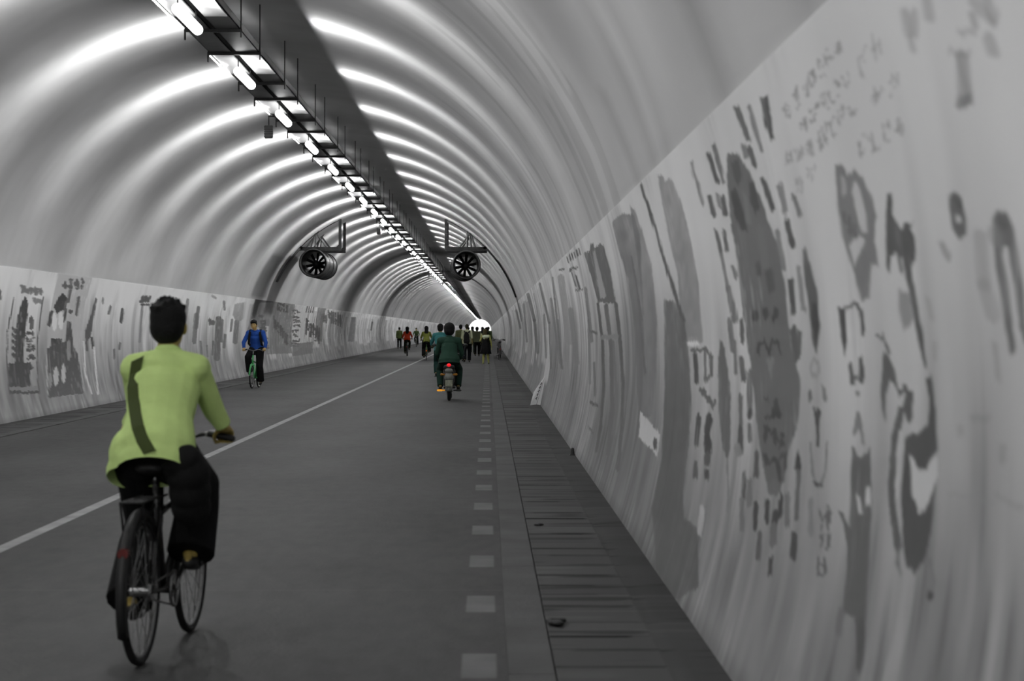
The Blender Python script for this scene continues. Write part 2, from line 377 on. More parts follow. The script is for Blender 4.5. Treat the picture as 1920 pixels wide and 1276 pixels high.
    # bars of lettering either side of the tall figure
    for a in ((1381, 202, 1404, 262, 10, 78), (1404, 198, 1428, 280, 7, 105), (1406, 280, 1415, 310, 10, 62), (1328, 289, 1345, 340, 8, 58), (1338, 268, 1357, 342, 5, 88),
              (1296, 304, 1318, 382, 4, 92), (1331, 368, 1338, 402, 8, 66), (1345, 366, 1350, 390, 6, 110), (1355, 368, 1361, 402, 9, 66), (1343, 432, 1351, 470, 7, 76), (1358, 434, 1364, 470, 6, 76),
              (1352, 474, 1365, 538, 6, 108), (1373, 420, 1380, 450, 6, 72), (1366, 540, 1378, 600, 10, 95), (1368, 600, 1374, 660, 9, 92), (1389, 600, 1392, 640, 7, 80), (1374, 500, 1380, 520, 6, 90),
              (1394, 276, 1400, 296, 7, 105), (1431, 336, 1449, 390, 9, 58), (1476, 414, 1486, 458, 10, 58), (1462, 348, 1472, 395, 11, 115), (1488, 368, 1499, 402, 9, 98), (1457, 434, 1470, 504, 8, 110),
              (1482, 524, 1488, 586, 9, 62), (1496, 500, 1507, 580, 8, 118), (1487, 615, 1494, 675, 12, 70), (1499, 618, 1499, 665, 7, 78),
              (1303, 664, 1306, 716, 8, 58), (1310, 780, 1306, 835, 9, 52), (1330, 780, 1326, 812, 12, 46), (1327, 822, 1327, 842, 14, 42), (1326, 853, 1326, 868, 11, 70), (1325, 884, 1325, 895, 9, 52),
              (1304, 870, 1303, 895, 8, 72), (1388, 742, 1389, 800, 8, 92), (1388, 805, 1388, 848, 10, 66), (1390, 670, 1394, 710, 8, 72), (1378, 640, 1380, 700, 6, 96), (1405, 700, 1406, 780, 10, 92),
              (1406, 770, 1404, 780, 9, 60), (1405, 795, 1406, 825, 7, 92), (1382, 840, 1384, 850, 12, 118), (1395, 888, 1394, 930, 7, 58), (1405, 900, 1404, 945, 11, 100), (1391, 935, 1390, 990, 8, 95),
              (1418, 946, 1416, 988, 9, 50), (1438, 940, 1437, 975, 10, 52), (1464, 932, 1462, 970, 8, 48), (1456, 962, 1454, 976, 14, 46), (1477, 930, 1475, 985, 9, 88), (1425, 1000, 1421, 1045, 8, 72),
              (1451, 985, 1450, 1020, 12, 90), (1446, 1046, 1444, 1080, 8, 52), (1489, 1005, 1487, 1044, 11, 56), (1497, 880, 1494, 975, 8, 84), (1419, 850, 1418, 895, 8, 66), (1481, 790, 1479, 830, 7, 110),
              (1488, 800, 1487, 815, 6, 62), (1520, 940, 1520, 1000, 8, 112)): p.bar(*a)
    p.poly([(1424, 178), (1441, 177), (1448, 225), (1452, 256), (1444, 262), (1434, 235)], 52, 2)
    p.poly([(1497, 838), (1503, 876), (1488, 876)], 42, 2)
    p.poly([(1504, 466), (1512, 464), (1522, 500), (1534, 562), (1538, 610), (1532, 662), (1524, 650), (1514, 560), (1506, 505)], 72, 2.5); p.poly([(1524, 560), (1533, 575), (1536, 610), (1530, 640), (1522, 610)], 46, 3)
    # R-like mark
    p.bar(1292, 640, 1303, 640, 16, 175, 2, .9)
    p.line([(1297, 656), (1322, 654), (1334, 668), (1334, 700), (1322, 712)], 6, 86); p.line([(1322, 660), (1322, 716)], 5, 96); p.line([(1316, 732), (1338, 758)], 10, 82)
    p.poly([(1350, 637), (1356, 642), (1366, 690), (1370, 760), (1369, 840), (1364, 864), (1355, 845), (1348, 770), (1346, 690)], 84, 2)
    p.line([(1365, 860), (1364, 960)], 3, 110)
    # tall figure
    p.poly([(1363, 292), (1371, 282), (1383, 287), (1406, 324), (1436, 400), (1456, 453), (1473, 536), (1482, 640), (1500, 716), (1500, 780), (1480, 850), (1470, 902), (1453, 934), (1436, 908),
            (1423, 819), (1411, 717), (1400, 640), (1384, 505), (1369, 402), (1362, 330)], 86, 2.5)
    p.poly([(1370, 300), (1384, 296), (1392, 330), (1388, 345), (1376, 330)], 60, 4); p.poly([(1404, 340), (1414, 345), (1424, 385), (1418, 402), (1408, 380)], 48, 4)
    p.poly([(1370, 355), (1382, 355), (1396, 400), (1402, 436), (1390, 432), (1376, 400)], 50, 4); p.poly([(1392, 360), (1402, 370), (1408, 420), (1400, 420)], 105, 5, .8)
    p.line([(1425, 430), (1436, 500)], 12, 98, 5, .7); p.line([(1392, 440), (1400, 500)], 8, 98, 4, .6); p.line([(1420, 495), (1424, 515)], 7, 66, 3); p.line([(1442, 510), (1447, 540)], 13, 68, 4)
    for x, y in ((1417, 591), (1436, 587), (1454, 589)): p.oval(x, y, 7, 12, 48, .25)
    p.poly([(1400, 609), (1480, 609), (1482, 636), (1501, 717), (1498, 745), (1415, 745), (1402, 650)], 92, 3, .6)
    p.line([(1422, 664), (1424, 645), (1432, 637), (1442, 662), (1449, 636), (1458, 645), (1462, 662)], 4.5, 46); p.poly([(1436, 670), (1452, 670), (1446, 712)], 112, 3)
    p.line([(1434, 748), (1440, 748)], 5, 52); p.line([(1454, 750), (1450, 780), (1436, 782)], 6, 46); p.line([(1454, 750), (1462, 778)], 8, 52); p.line([(1456, 762), (1458, 780)], 8, 50)
    p.glyphs(1432, 806, 1472, 836, 34, 3, 52, 14, .8, w=5); p.line([(1434, 850), (1440, 868), (1456, 862), (1462, 900)], 7, 54); p.line([(1462, 862), (1474, 850), (1472, 880)], 6, 60)
    p.oval(1450, 916, 11, 15, 92)
    # keyhole, U and small writing
    p.oval(1528, 691, 9, 20, 118, .2, .7, .45); p.poly([(1523, 768), (1540, 768), (1536, 792), (1537, 834), (1530, 835), (1530, 795)], 48, 2); p.line([(1518, 735), (1519, 750)], 7, 88); p.line([(1544, 725), (1546, 750)], 7, 105)
    p.line([(1519, 830), (1523, 880), (1530, 910), (1540, 912), (1546, 885), (1550, 830)], 3.5, 108); p.line([(1528, 906), (1541, 908)], 6, 58)
    p.glyphs(1536, 972, 1560, 972, 44, 2, 82, 16, .75, w=3.5); p.glyphs(1536, 1010, 1558, 1010, 34, 2, 84, 17, .75, w=3.5); p.line([(1534, 1046), (1534, 1078), (1548, 1078)], 4, 72); p.line([(1547, 1046), (1548, 1078)], 4, 80); p.line([(1534, 1060), (1548, 1062)], 4, 84)
    # coloured bands of older paintings further along
    p.poly([(1233, 329), (1240, 330), (1247, 338), (1256, 332), (1264, 340), (1285, 404), (1308, 517), (1318, 640), (1278, 640), (1270, 512), (1250, 430)], 108, 2, .9, .25)
    p.line([(1202, 345), (1220, 400), (1240, 470), (1262, 540), (1282, 600)], 5, 62, 2)
    p.poly([(1245, 560), (1262, 562), (1284, 600), (1293, 678), (1297, 765), (1290, 843), (1281, 925), (1282, 970), (1309, 992), (1309, 1100), (1262, 1128), (1231, 1068), (1222, 952), (1241, 855), (1246, 717)], 66, 3, .9, .15)
    p.poly([(1312, 950), (1322, 950), (1316, 1010), (1308, 1000)], 150, 3, .7)
    p.poly([(1181, 384), (1190, 392), (1203, 430), (1222, 500), (1232, 600), (1231, 690), (1222, 776), (1204, 772), (1208, 640), (1200, 520)], 92, 2, .9, .3)
    p.line([(1184, 480), (1204, 600)], 3, 80); p.line([(1197, 560), (1210, 700)], 3, 76)
    p.poly([(1148, 418), (1158, 405), (1168, 400), (1188, 402), (1200, 440), (1204, 520), (1208, 640), (1204, 772), (1222, 777), (1201, 800), (1194, 725), (1190, 625), (1178, 523), (1160, 470)], 86, 2, .9, .25)
    p.poly([(1200, 772), (1208, 778), (1226, 800), (1238, 815), (1232, 858), (1220, 840), (1198, 820)], 150, 2); p.oval(1228, 833, 4, 12, 62)
    p.poly([(1095, 474), (1106, 470), (1107, 456), (1113, 458), (1114, 467), (1123, 458), (1132, 460), (1144, 506), (1155, 569), (1121, 566), (1109, 520)], 76, 1.5)
    p.poly([(1111, 472), (1116, 470), (1137, 556), (1126, 560)], 138, 2)
    p.line([(1121, 570), (1130, 640), (1132, 720), (1126, 800), (1118, 845)], 5, 66); p.line([(1155, 570), (1163, 640), (1168, 720), (1166, 800), (1158, 880)], 6, 70)
    p.line([(1136, 572), (1146, 650), (1148, 760), (1140, 850)], 7, 80); p.line([(1150, 640), (1156, 740), (1150, 850)], 4, 92); p.bar(1130, 632, 1156, 630, 8, 112)
    p.line([(1107, 620), (1118, 624)], 4, 66); p.line([(1108, 755), (1119, 760)], 5, 60); p.line([(1104, 800), (1112, 812)], 3, 80)
    for i in range(6): p.bar(1063 + 4.4 * i, 482 - 3.4 * i, 1066 + 4.4 * i, 492 - 3.2 * i, 2.2, 58, 1)
    p.line([(1049, 506), (1057, 504)], 3, 76); p.line([(1069, 508), (1070, 504), (1082, 502)], 3.5, 62); p.line([(1072, 510), (1080, 536)], 2, 78); p.line([(1080, 516), (1087, 542)], 3, 62); p.line([(1080, 544), (1092, 542)], 2.5, 62)
    for a in ((1052, 520, 1068, 640, 12, 120), (1070, 580, 1082, 680, 9, 104), (1098, 540, 1110, 640, 5, 82), (1104, 600, 1106, 720, 4, 92), (1033, 560, 1050, 680, 4, 92), (1040, 560, 1054, 690, 3, 72), (1036, 520, 1040, 560, 3, 92),
              (1060, 680, 1063, 720, 7, 118), (1114, 680, 1116, 740, 4, 76), (990, 552, 1002, 600, 6, 62), (1002, 600, 1008, 660, 5, 62), (1012, 532, 1030, 605, 4, 70), (1030, 605, 1033, 690, 3, 72), (968, 582, 976, 615, 3, 62),
              (982, 570, 988, 640, 3, 80), (1020, 590, 1024, 670, 3, 82), (1046, 600, 1053, 690, 4, 88)): p.bar(*a, blur=1.2, alpha=.8)
    return c

def paint_left(co):
    c = wall_base(co, 50); murals_far(c, co, 50, 68.0)
    p = Paint(co, c, 178)
    p.poly([(47, 556), (52, 563), (52, 590), (45, 640), (45, 681), (28, 681), (30, 632), (33, 592), (40, 568)], 52, 1.2)
    for y in (616, 628, 640, 652, 664): p.bar(25, y, 31, y + 6, 6, 66)
    p.poly([(16, 681), (56, 679), (64, 691), (56, 693), (57, 724), (17, 727)], 50, 1.2); p.poly([(17, 732), (73, 733), (73, 738), (17, 738)], 54, 1); p.poly([(17, 725), (72, 724), (72, 732), (17, 731)], 120, 1)
    p.line([(27, 556), (14, 620), (13, 680), (18, 738)], 2, 80, 1); p.line([(81, 557), (70, 640), (70, 700), (74, 738)], 2, 80, 1)
    p.poly([(54, 596), (59, 591), (64, 600), (63, 617), (56, 617)], 84, 1.2); p.glyphs(57, 620, 57, 675, 16, 5, 72, 21, .8, (1, 0), 2.4); p.glyphs(38, 540, 80, 548, 12, 7, 110, 22, .7); p.glyphs(62, 562, 78, 566, 8, 3, 125, 23, .7)
    p.line([(0, 545), (0, 560)], 4, 80)
    p.poly([(109, 510), (174, 518), (160, 568), (149, 640), (158, 738), (90, 746), (86, 690), (93, 590)], 142, 1.5, .9)
    p.glyphs(116, 530, 160, 532, 18, 4, 88, 24, .8); p.glyphs(143, 588, 148, 555, 8, 5, 90, 25, .7)
    p.poly([(117, 548), (128, 560), (124, 578), (108, 588), (100, 576), (107, 562)], 50, 1.2); p.line([(132, 544), (128, 566)], 5, 88); p.line([(97, 586), (92, 608)], 7, 66); p.line([(123, 580), (120, 600)], 5, 66)
    p.oval(102, 602, 5, 17, 175); p.oval(114, 600, 5, 17, 175); p.poly([(95, 635), (116, 633), (114, 661), (94, 656)], 48, 1.2); p.oval(132, 584, 5, 4, 66)
    p.poly([(88, 652), (122, 640), (126, 602), (133, 602), (138, 650), (146, 664), (157, 738), (134, 740), (91, 746)], 66, 1.5); p.oval(105, 705, 5, 18, 150); p.oval(119, 700, 4, 18, 150); p.oval(129, 656, 4, 20, 135); p.oval(94, 712, 4, 14, 130)
    p.poly([(179, 557), (182, 560), (170, 632), (160, 644), (159, 620), (168, 596)], 76, 1.3); p.bar(172, 634, 174, 652, 4, 60); p.bar(162, 640, 163, 655, 4, 76)
    p.line([(157, 640), (160, 700), (172, 738)], 2, 175); p.line([(176, 650), (184, 738)], 2, 180)
    for a in ((207, 575, 204, 588, 4, 100), (230, 580, 227, 603, 6, 70), (225, 642, 224, 654, 3, 78), (214, 655, 214, 670, 4, 92), (193, 560, 193, 568, 3, 120), (268, 555, 262, 640, 4, 120)): p.bar(*a, blur=1.2)
    p.glyphs(262, 560, 282, 562, 12, 3, 82, 27, .8); p.bar(265, 571, 280, 571, 3, 60)
    for a in ((372, 577, 368, 615, 6, 72), (368, 590, 364, 640, 8, 88), (352, 562, 348, 600, 5, 100), (330, 560, 336, 580, 5, 60), (410, 598, 407, 670, 11, 66), (417, 600, 415, 640, 4, 78), (444, 604, 441, 640, 9, 80), (400, 640, 398, 664, 3, 82),
              (376, 640, 378, 670, 4, 92), (388, 648, 389, 668, 3, 96), (422, 628, 420, 650, 5, 80), (420, 565, 421, 580, 4, 88), (435, 600, 433, 620, 4, 92), (398, 555, 404, 558, 4, 130), (340, 600, 336, 650, 4, 110)): p.bar(*a, blur=1.2, alpha=.85)
    p.glyphs(392, 602, 402, 606, 10, 2, 84, 28, .8)
    p.poly([(440, 570), (462, 565), (458, 596), (444, 606), (436, 590)], 110, 2, .8, .3); p.poly([(458, 566), (476, 562), (466, 612), (452, 640)], 175, 2, .6)
    # grey framed panels further on
    p.poly([(478, 559), (554, 568), (548, 600), (545, 640), (547, 662), (500, 664), (490, 620), (474, 600)], 98, 1.2, .9)
    p.poly([(479, 558), (513, 563), (512, 566), (487, 567), (478, 596), (471, 598)], 50, 1); p.poly([(496, 568), (512, 568), (506, 598), (494, 596)], 132, 1.5, .8, .4)
    p.line([(514, 566), (506, 610), (504, 660)], 2.5, 130, 1); p.poly([(497, 611), (504, 611), (502, 650), (497, 650)], 150, 1)
    p.glyphs(490, 590, 500, 655, 10, 7, 72, 31, .8, (1, 0), 2, 1); p.glyphs(520, 575, 540, 578, 14, 4, 66, 32, .8, w=2, blur=1); p.glyphs(512, 600, 540, 640, 22, 7, 72, 33, .7, w=2, blur=1)
    p.poly([(556, 568), (582, 572), (570, 600), (568, 650), (548, 662), (546, 620)], 150, 1.2, .8); p.glyphs(556, 580, 553, 650, 16, 8, 80, 34, .8, (1, 0), 1.6, 1)
    for i in range(4): p.line([(577 + 4 * i, 572), (574 + 4 * i, 585)], 1.6, 55, 1)
    p.poly([(596, 576), (612, 577), (606, 600), (604, 640), (592, 640), (592, 600)], 80, 1.2, .9, .3); p.glyphs(572, 610, 600, 630, 30, 8, 66, 35, .8, w=2, blur=1); p.poly([(548, 645), (586, 640), (586, 662), (548, 668)], 92, 2, .9)
    p.glyphs(606, 590, 640, 600, 26, 8, 92, 36, .7, w=2, blur=1); p.poly([(658, 594), (668, 594), (664, 640), (652, 640)], 84, 1.5, .9); p.line([(698, 604), (696, 618)], 3, 60, 1)
    return c

wall_mat = attr_mat('painted_wall', 0.45, 0.28)
NZ = 290
zs = [EDGE * i / (NZ - 1) for i in range(NZ)]
ysR = list(np.linspace(Y0, 3.5, 60)) + list(3.5 * np.exp(np.linspace(0, math.log(Y1 / 3.5), 1500))[1:])
ysL = list(np.linspace(Y0, 20, 60)) + list(20 * np.exp(np.linspace(0, math.log(Y1 / 20), 1300))[1:])
# the sharp old masonry tooth where the thick lower render ends: 2 cm ledge
profR = [(XC + half(z) - 0.006, z) for z in zs]
profL = [(XC - half(z) + 0.006, z) for z in zs]
o = grid_mesh('wall_right', ysR, profR, wall_mat, color=paint_right); finish(o, kind='structure', label='right tunnel wall covered in faded grey murals')
o = grid_mesh('wall_left', ysL, profL[::-1], wall_mat, color=paint_left); finish(o, kind='structure', label='left tunnel wall covered in faded grey murals')

# vault
def paint_vault(co):
    Y, Z, U = co[..., 1].astype(float), co[..., 2].astype(float), co[..., 0].astype(float) - XC
    A = np.arctan2(U, Z - ZC) * 4.6
    c = np.full(Y.shape, 0.60)
    c *= 1 - 0.16 * vnoise(Y * .35, A * .8, 41) - 0.12 * vnoise(Y * 1.2, A * 1.1, 42) - 0.08 * vnoise(Y * 4.0, A * 3, 43)
    c *= 1 - 0.18 * (vnoise(Y * 2.4, A * .35, 44) > .72) * (U > 0) * sstep(np.abs(A), 2.0, 3.5)
    # a dark repaired strip beside the left fan, and dim rings of the lamp gaps painted into the colour
    dk = sstep(Y, 67.5, 68.2) * (1 - sstep(Y, 72.2, 72.9)) * (A < -4.1) * sstep(-A, 4.1, 4.3) * (Z > EDGE)
    c = c * (1 - .5 * dk)
    far = sstep(Y, 120, 170)      # darker, uneven tone along the lining, with dark construction joints
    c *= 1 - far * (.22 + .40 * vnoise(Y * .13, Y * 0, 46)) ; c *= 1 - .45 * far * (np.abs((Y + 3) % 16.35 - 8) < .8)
    for y, w in ((114, 4.0), (153, 5.0), (240, 4.0)):  # missing lamp light painted as darker rings on the plaster
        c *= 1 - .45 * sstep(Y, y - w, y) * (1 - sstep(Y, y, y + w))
    return c
ysV = list(np.linspace(Y0, 16, 100)) + list(16 * np.exp(np.linspace(0, math.log(Y1 / 16), 900))[1:])
a0 = math.acos((EDGE - ZC) / R0)
NV = 90
pv = [(XC + R0 * math.sin(a0 - 2 * a0 * i / (NV - 1)), ZC + R0 * math.cos(a0 - 2 * a0 * i / (NV - 1))) for i in range(NV)]
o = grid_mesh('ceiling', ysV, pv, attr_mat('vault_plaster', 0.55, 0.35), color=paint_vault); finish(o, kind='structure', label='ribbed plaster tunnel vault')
me = o.data   # sprayed-concrete ribs: a shallow swell between every pair of lamps
co = np.zeros(len(me.vertices) * 3, np.float32); me.vertices.foreach_get('co', co); co = co.reshape(-1, 3)
k = 1 + 0.003 * np.cos((co[:, 1] - 28.6) * 2 * math.pi / 5.45) * np.clip((co[:, 2] - EDGE) / 0.5, 0, 1)
co[:, 0] = XC + (co[:, 0] - XC) * k; co[:, 2] = ZC + (co[:, 2] - ZC) * k
me.vertices.foreach_set('co', co.reshape(-1)); me.update()

# road
def road_mat():
    m = bpy.data.materials.new('road_concrete'); m.use_nodes = True; nt = m.node_tree; b = nt.nodes['Principled BSDF']; N = nt.nodes; L = nt.links
    tc = N.new('ShaderNodeTexCoord'); sp = N.new('ShaderNodeSeparateXYZ'); L.new(tc.outputs['Object'], sp.inputs[0])
    def M(op, a, bb=None, cc=None):
        n = N.new('ShaderNodeMath'); n.operation = op
        for i, v in enumerate((a, bb, cc)):
            if v is None: continue
            if isinstance(v, (int, float)): n.inputs[i].default_value = v
            else: L.new(v, n.inputs[i])
        return n.outputs[0]
    X, Y = sp.outputs['X'], sp.outputs['Y']
    def noise(sx, sy, detail=5):
        mp = N.new('ShaderNodeMapping'); mp.inputs['Scale'].default_value = (sx, sy, 1); L.new(tc.outputs['Object'], mp.inputs[0])
        n = N.new('ShaderNodeTexNoise'); n.inputs['Scale'].default_value = 1; n.inputs['Detail'].default_value = detail; L.new(mp.outputs[0], n.inputs['Vector']); return n.outputs['Fac']
    def band(v, c, w, soft=0.01):   # 1 inside |v-c|<w
        d = M('ABSOLUTE', M('SUBTRACT', v, c)); n = N.new('ShaderNodeMapRange'); n.interpolation_type = 'SMOOTHSTEP'
        L.new(d, n.inputs[0]); n.inputs[1].default_value = w + soft; n.inputs[2].default_value = w - soft; n.inputs[3].default_value = 0; n.inputs[4].default_value = 1
        return n.outputs[0]
    base = M('ADD', M('MULTIPLY', noise(.8, .35), 0.05), M('MULTIPLY', noise(9, 3), 0.035))
    base = M('ADD', base, M('MULTIPLY', noise(60, 25, 2), 0.02)); base = M('ADD', base, 0.012)
    # cross joints of the slabs
    jy = M('MODULO', M('ADD', Y, 100.0), 6.4); j = band(jy, 3.2, 0.018, 0.01)
    base = M('MULTIPLY', base, M('ADD', 1.0, M('MULTIPLY', j, 0.22)))
    wear = noise(3, 2.2); wn = N.new('ShaderNodeMapRange'); L.new(wear, wn.inputs[0]); wn.inputs[1].default_value = .3; wn.inputs[2].default_value = .62; wn.inputs[3].default_value = .55; wn.inputs[4].default_value = 1
    line = M('MULTIPLY', band(X, -3.34, 0.055, 0.012), wn.outputs[0])
    dsh = M('MULTIPLY', band(X, -0.04, 0.078, 0.008), band(M('MODULO', M('ADD', Y, 104.25 - 11.7 + 0.0), 2.1), 1.05, 0.34, 0.02))
    dsh = M('MULTIPLY', dsh, wn.outputs[0])
    def mix(a, f, v):
        return M('ADD', M('MULTIPLY', a, M('SUBTRACT', 1.0, f)), M('MULTIPLY', f, v))
    base = mix(base, line, 0.38); base = mix(base, dsh, 0.155)
    left = M('MULTIPLY', band(X, -6.85, 0.07, 0.01), band(M('MODULO', M('ADD', Y, 103.0), 2.1), 1.05, 0.36, 0.02)); base = mix(base, M('MULTIPLY', left, .6), 0.24)
    cb = N.new('ShaderNodeCombineXYZ')
    for i in range(3): L.new(base, cb.inputs[i])
    L.new(cb.outputs[0], b.inputs['Base Color']); b.inputs['Roughness'].default_value = 0.7; b.inputs['Specular IOR Level'].default_value = 0.08
    bp = N.new('ShaderNodeBump'); bp.inputs['Strength'].default_value = 0.25; bp.inputs['Distance'].default_value = 0.01; L.new(noise(40, 30, 3), bp.inputs['Height']); L.new(bp.outputs[0], b.inputs['Normal'])
    return m
yf = [Y0, 0, 40, 200, Y1 + 60]
o = grid_mesh('floor', yf, [(XC - 3.44, 0), (XC, 0.0), (XC + 3.44, 0)][::1], road_mat(), smooth=False); finish(o, kind='structure', label='grey concrete roadway with painted line and dashes')
# kerb strip and drain-cover footway on each side
kerb_m = mat('kerb_concrete', (0.075, 0.075, 0.075), 0.65, 0.1, noise=0.25, nscale=1.6, bump=0.3)
def side_strips(sgn, tag):
    bm = bmesh.new(); y = Y0; r = random.Random(9)
    while y < Y1:
        L = 4.1; x0, x1 = XC + sgn * 3.44, XC + sgn * 3.64
        box(bm, min(x0, x1), max(x0, x1), y + .006, y + L - .006, -0.1, 0.012, 0.0); y += L
    k = obj('trim_1' if sgn > 0 else 'trim_2', bm, kerb_m); finish(k, kind='structure', label='flush concrete kerb on the %s side of the road' % tag)
    joints = []; yy = Y0
    while yy < 260:
        joints.append((yy, r.choice([.25, .45, .6, .85]), r.uniform(3.62, 3.8) if r.random() < .5 else 3.6, r.uniform(3.9, 4.15) if r.random() < .5 else 4.2)); yy += r.choice([.42, .5, .5, .62])
    jy = np.array([q[0] for q in joints]); js = np.array([q[1] for q in joints]); ja = np.array([q[2] for q in joints]); jb = np.array([q[3] for q in joints]); jt = np.array([r.uniform(.8, 1.15) for q in joints])
    def nearest(Y):
        k = np.clip(np.searchsorted(jy, Y), 1, len(jy) - 1); k0 = np.where(Y - jy[k - 1] < jy[k] - Y, k - 1, k); return k0, k - 1
    def col(co):
        Y, X = co[..., 1].astype(float), co[..., 0].astype(float); e = np.abs(X - XC); c = np.full(Y.shape, .072)
        k0, kp = nearest(Y); c *= jt[kp] * (.8 + .4 * vnoise(Y / .9, e * 1.5, 61))
        d = np.abs(Y - jy[k0] + .02 * (vnoise(Y * 0 + jy[k0], e * 4, 65) - .5)); on = (e > ja[k0]) & (e < jb[k0])
        c *= 1 - js[k0] * on * (1 - sstep(d, .012, .045))
        st = vnoise(Y * 11, e * 2.0, 63); c *= 1 - .6 * sstep(st, .72, .86) * (vnoise(Y * .9, e * 0, 64) > .3)
        c *= 1 + .25 * sstep(vnoise(Y * 8, e * 1.6, 66), .75, .9)
        c *= 1 - .35 * sstep(e, 4.16, 4.28) * (.6 + .6 * vnoise(Y * 3, e * 6, 67)) - .25 * (1 - sstep(e, 3.64, 3.66))
        return np.clip(c, .008, 1)
    ys = list(np.arange(Y0, 6, .5)) + list(np.arange(6, 70, .024)) + list(np.arange(70, 260, .12)) + [Y1]
    xs = [3.64, 3.65] + list(np.linspace(3.66, 4.14, 14)) + [4.15, 4.165, 4.25, 4.42]
    prof = [(XC + sgn * x, 0.0) for x in xs]
    o = grid_mesh('trim_3' if sgn > 0 else 'trim_4', ys, prof, attr_mat('drain_slab_' + tag, .7, .08), smooth=False, color=col)
    me = o.data; c = np.zeros(len(me.vertices) * 3, np.float32); me.vertices.foreach_get('co', c); c = c.reshape(len(ys), len(xs), 3)
    k0, kp = nearest(np.array(ys)); d = np.abs(np.array(ys) - jy[k0]); c[:, 1:-4, 2] = (-.010 * (d < .014) + (jt[kp] - 1) * .02)[:, None]
    c[:, 0, 2] = -.03; c[:, -3, 2] = -.006
    me.vertices.foreach_set('co', c.reshape(-1)); me.update()
    finish(o, kind='structure', label='dark drain cover slabs along the foot of the %s wall' % tag)
side_strips(1, 'right'); side_strips(-1, 'left')

# ------------------------------------------------------------------ cable tray with hangers
dark_metal = mat('dark_steel', (0.035, 0.035, 0.035), 0.45, 0.5, 0.4, noise=.3, nscale=8)
tray_m = mat('galvanised_tray', (0.10, 0.10, 0.10), 0.42, 0.5, 0.3, noise=.25, nscale=3)
white_m = mat('white_enamel', (0.8, 0.8, 0.8), 0.35, 0.5, noise=.03, nscale=9)
glow = mat('lamp_glass', (0.9, 0.9, 0.9), 0.4, 0.5, emit=((1, 1, 1), 5.5))
ZT = EYE + 3.66
tray = empty('cable_tray', (XC, 0, ZT), 0, 'long dark metal double cable tray hung along the crown of the vault', 'cable tray')
for sx in (-1, 1):
    bm = bmesh.new(); a, b = (0.03, .33) if sx > 0 else (-.33, -.03)
    box(bm, a, b, Y0, Y1 - 2, 0, .012); box(bm, a, a + .01, Y0, Y1 - 2, 0, .10); box(bm, b - .01, b, Y0, Y1 - 2, 0, .10)
    obj('tray_channel', bm, tray_m, tray)
def hanger_bm(bm, y):
    top = ZC + R0 * math.cos(math.asin(.345 / R0)) - ZT + .02
    box(bm, -.352, .352, y - .02, y + .02, -.035, 0.0)
    for x in (-.340, .340): cone(bm, (x, y, -.1), (x, y, top), .009, .009, 6, False, False)
    box(bm, -.352, -.332, y - .022, y + .022, -.13, -.01)
PITCH = 5.45
rest = bmesh.new(); cnt = 0
y = 26.4 - 3 * PITCH
while y < 640:
    for dy in (-1.05, 1.05):
        if cnt < 100: bm = bmesh.new(); hanger_bm(bm, y + dy); obj('hanger', bm, dark_metal, tray)
        else: hanger_bm(rest, y + dy)
        cnt += 1
    y += PITCH
finish(obj('hanger', rest, dark_metal, tray), kind='stuff')

# ------------------------------------------------------------------ luminaires
def lum_parts(root):
    bm = bmesh.new(); cone(bm, (.0, -.72, -.20), (.0, .85, -.20), .062, .062, 14); obj('lamp_tube', bm, glow, root, True)
    for y in (-.7, .7): bm = bmesh.new(); cone(bm, (0, y, -.17), (0, y, 0), .008, .008, 6, False, False); obj('bracket', bm, dark_metal, root)
    for a, b in ((.045, .315), (-.315, -.045)):
        bm = bmesh.new(); box(bm, a, b, -1.08, 1.08, -.012, -.001); obj('reflector_panel', bm, white_m, root)
    bm = bmesh.new(); cone(bm, (-.335, -1.0, -.03), (-.335, 1.0, -.03), .011, .011, 8, True, True); obj('side_tube', bm, glow, root, True)
lightR = lamp_light('luminaire_beam_right', P_RIGHT, 1); lightL = lamp_light('luminaire_beam_left', P_LEFT, -1)
def add_lights(root, k):
    for ld, x, z in ((lightR, .09, -.21), (lightL, -.22, -.20)):
        l = bpy.data.objects.new('lamp_beam', ld); C.objects.link(l); l.parent = root; l.location = (x, 0, z)
ordn = ['first', 'second', 'third', 'fourth', 'fifth', 'sixth', 'seventh', 'eighth', 'ninth']
proto = None; flat_me = None
k = -9
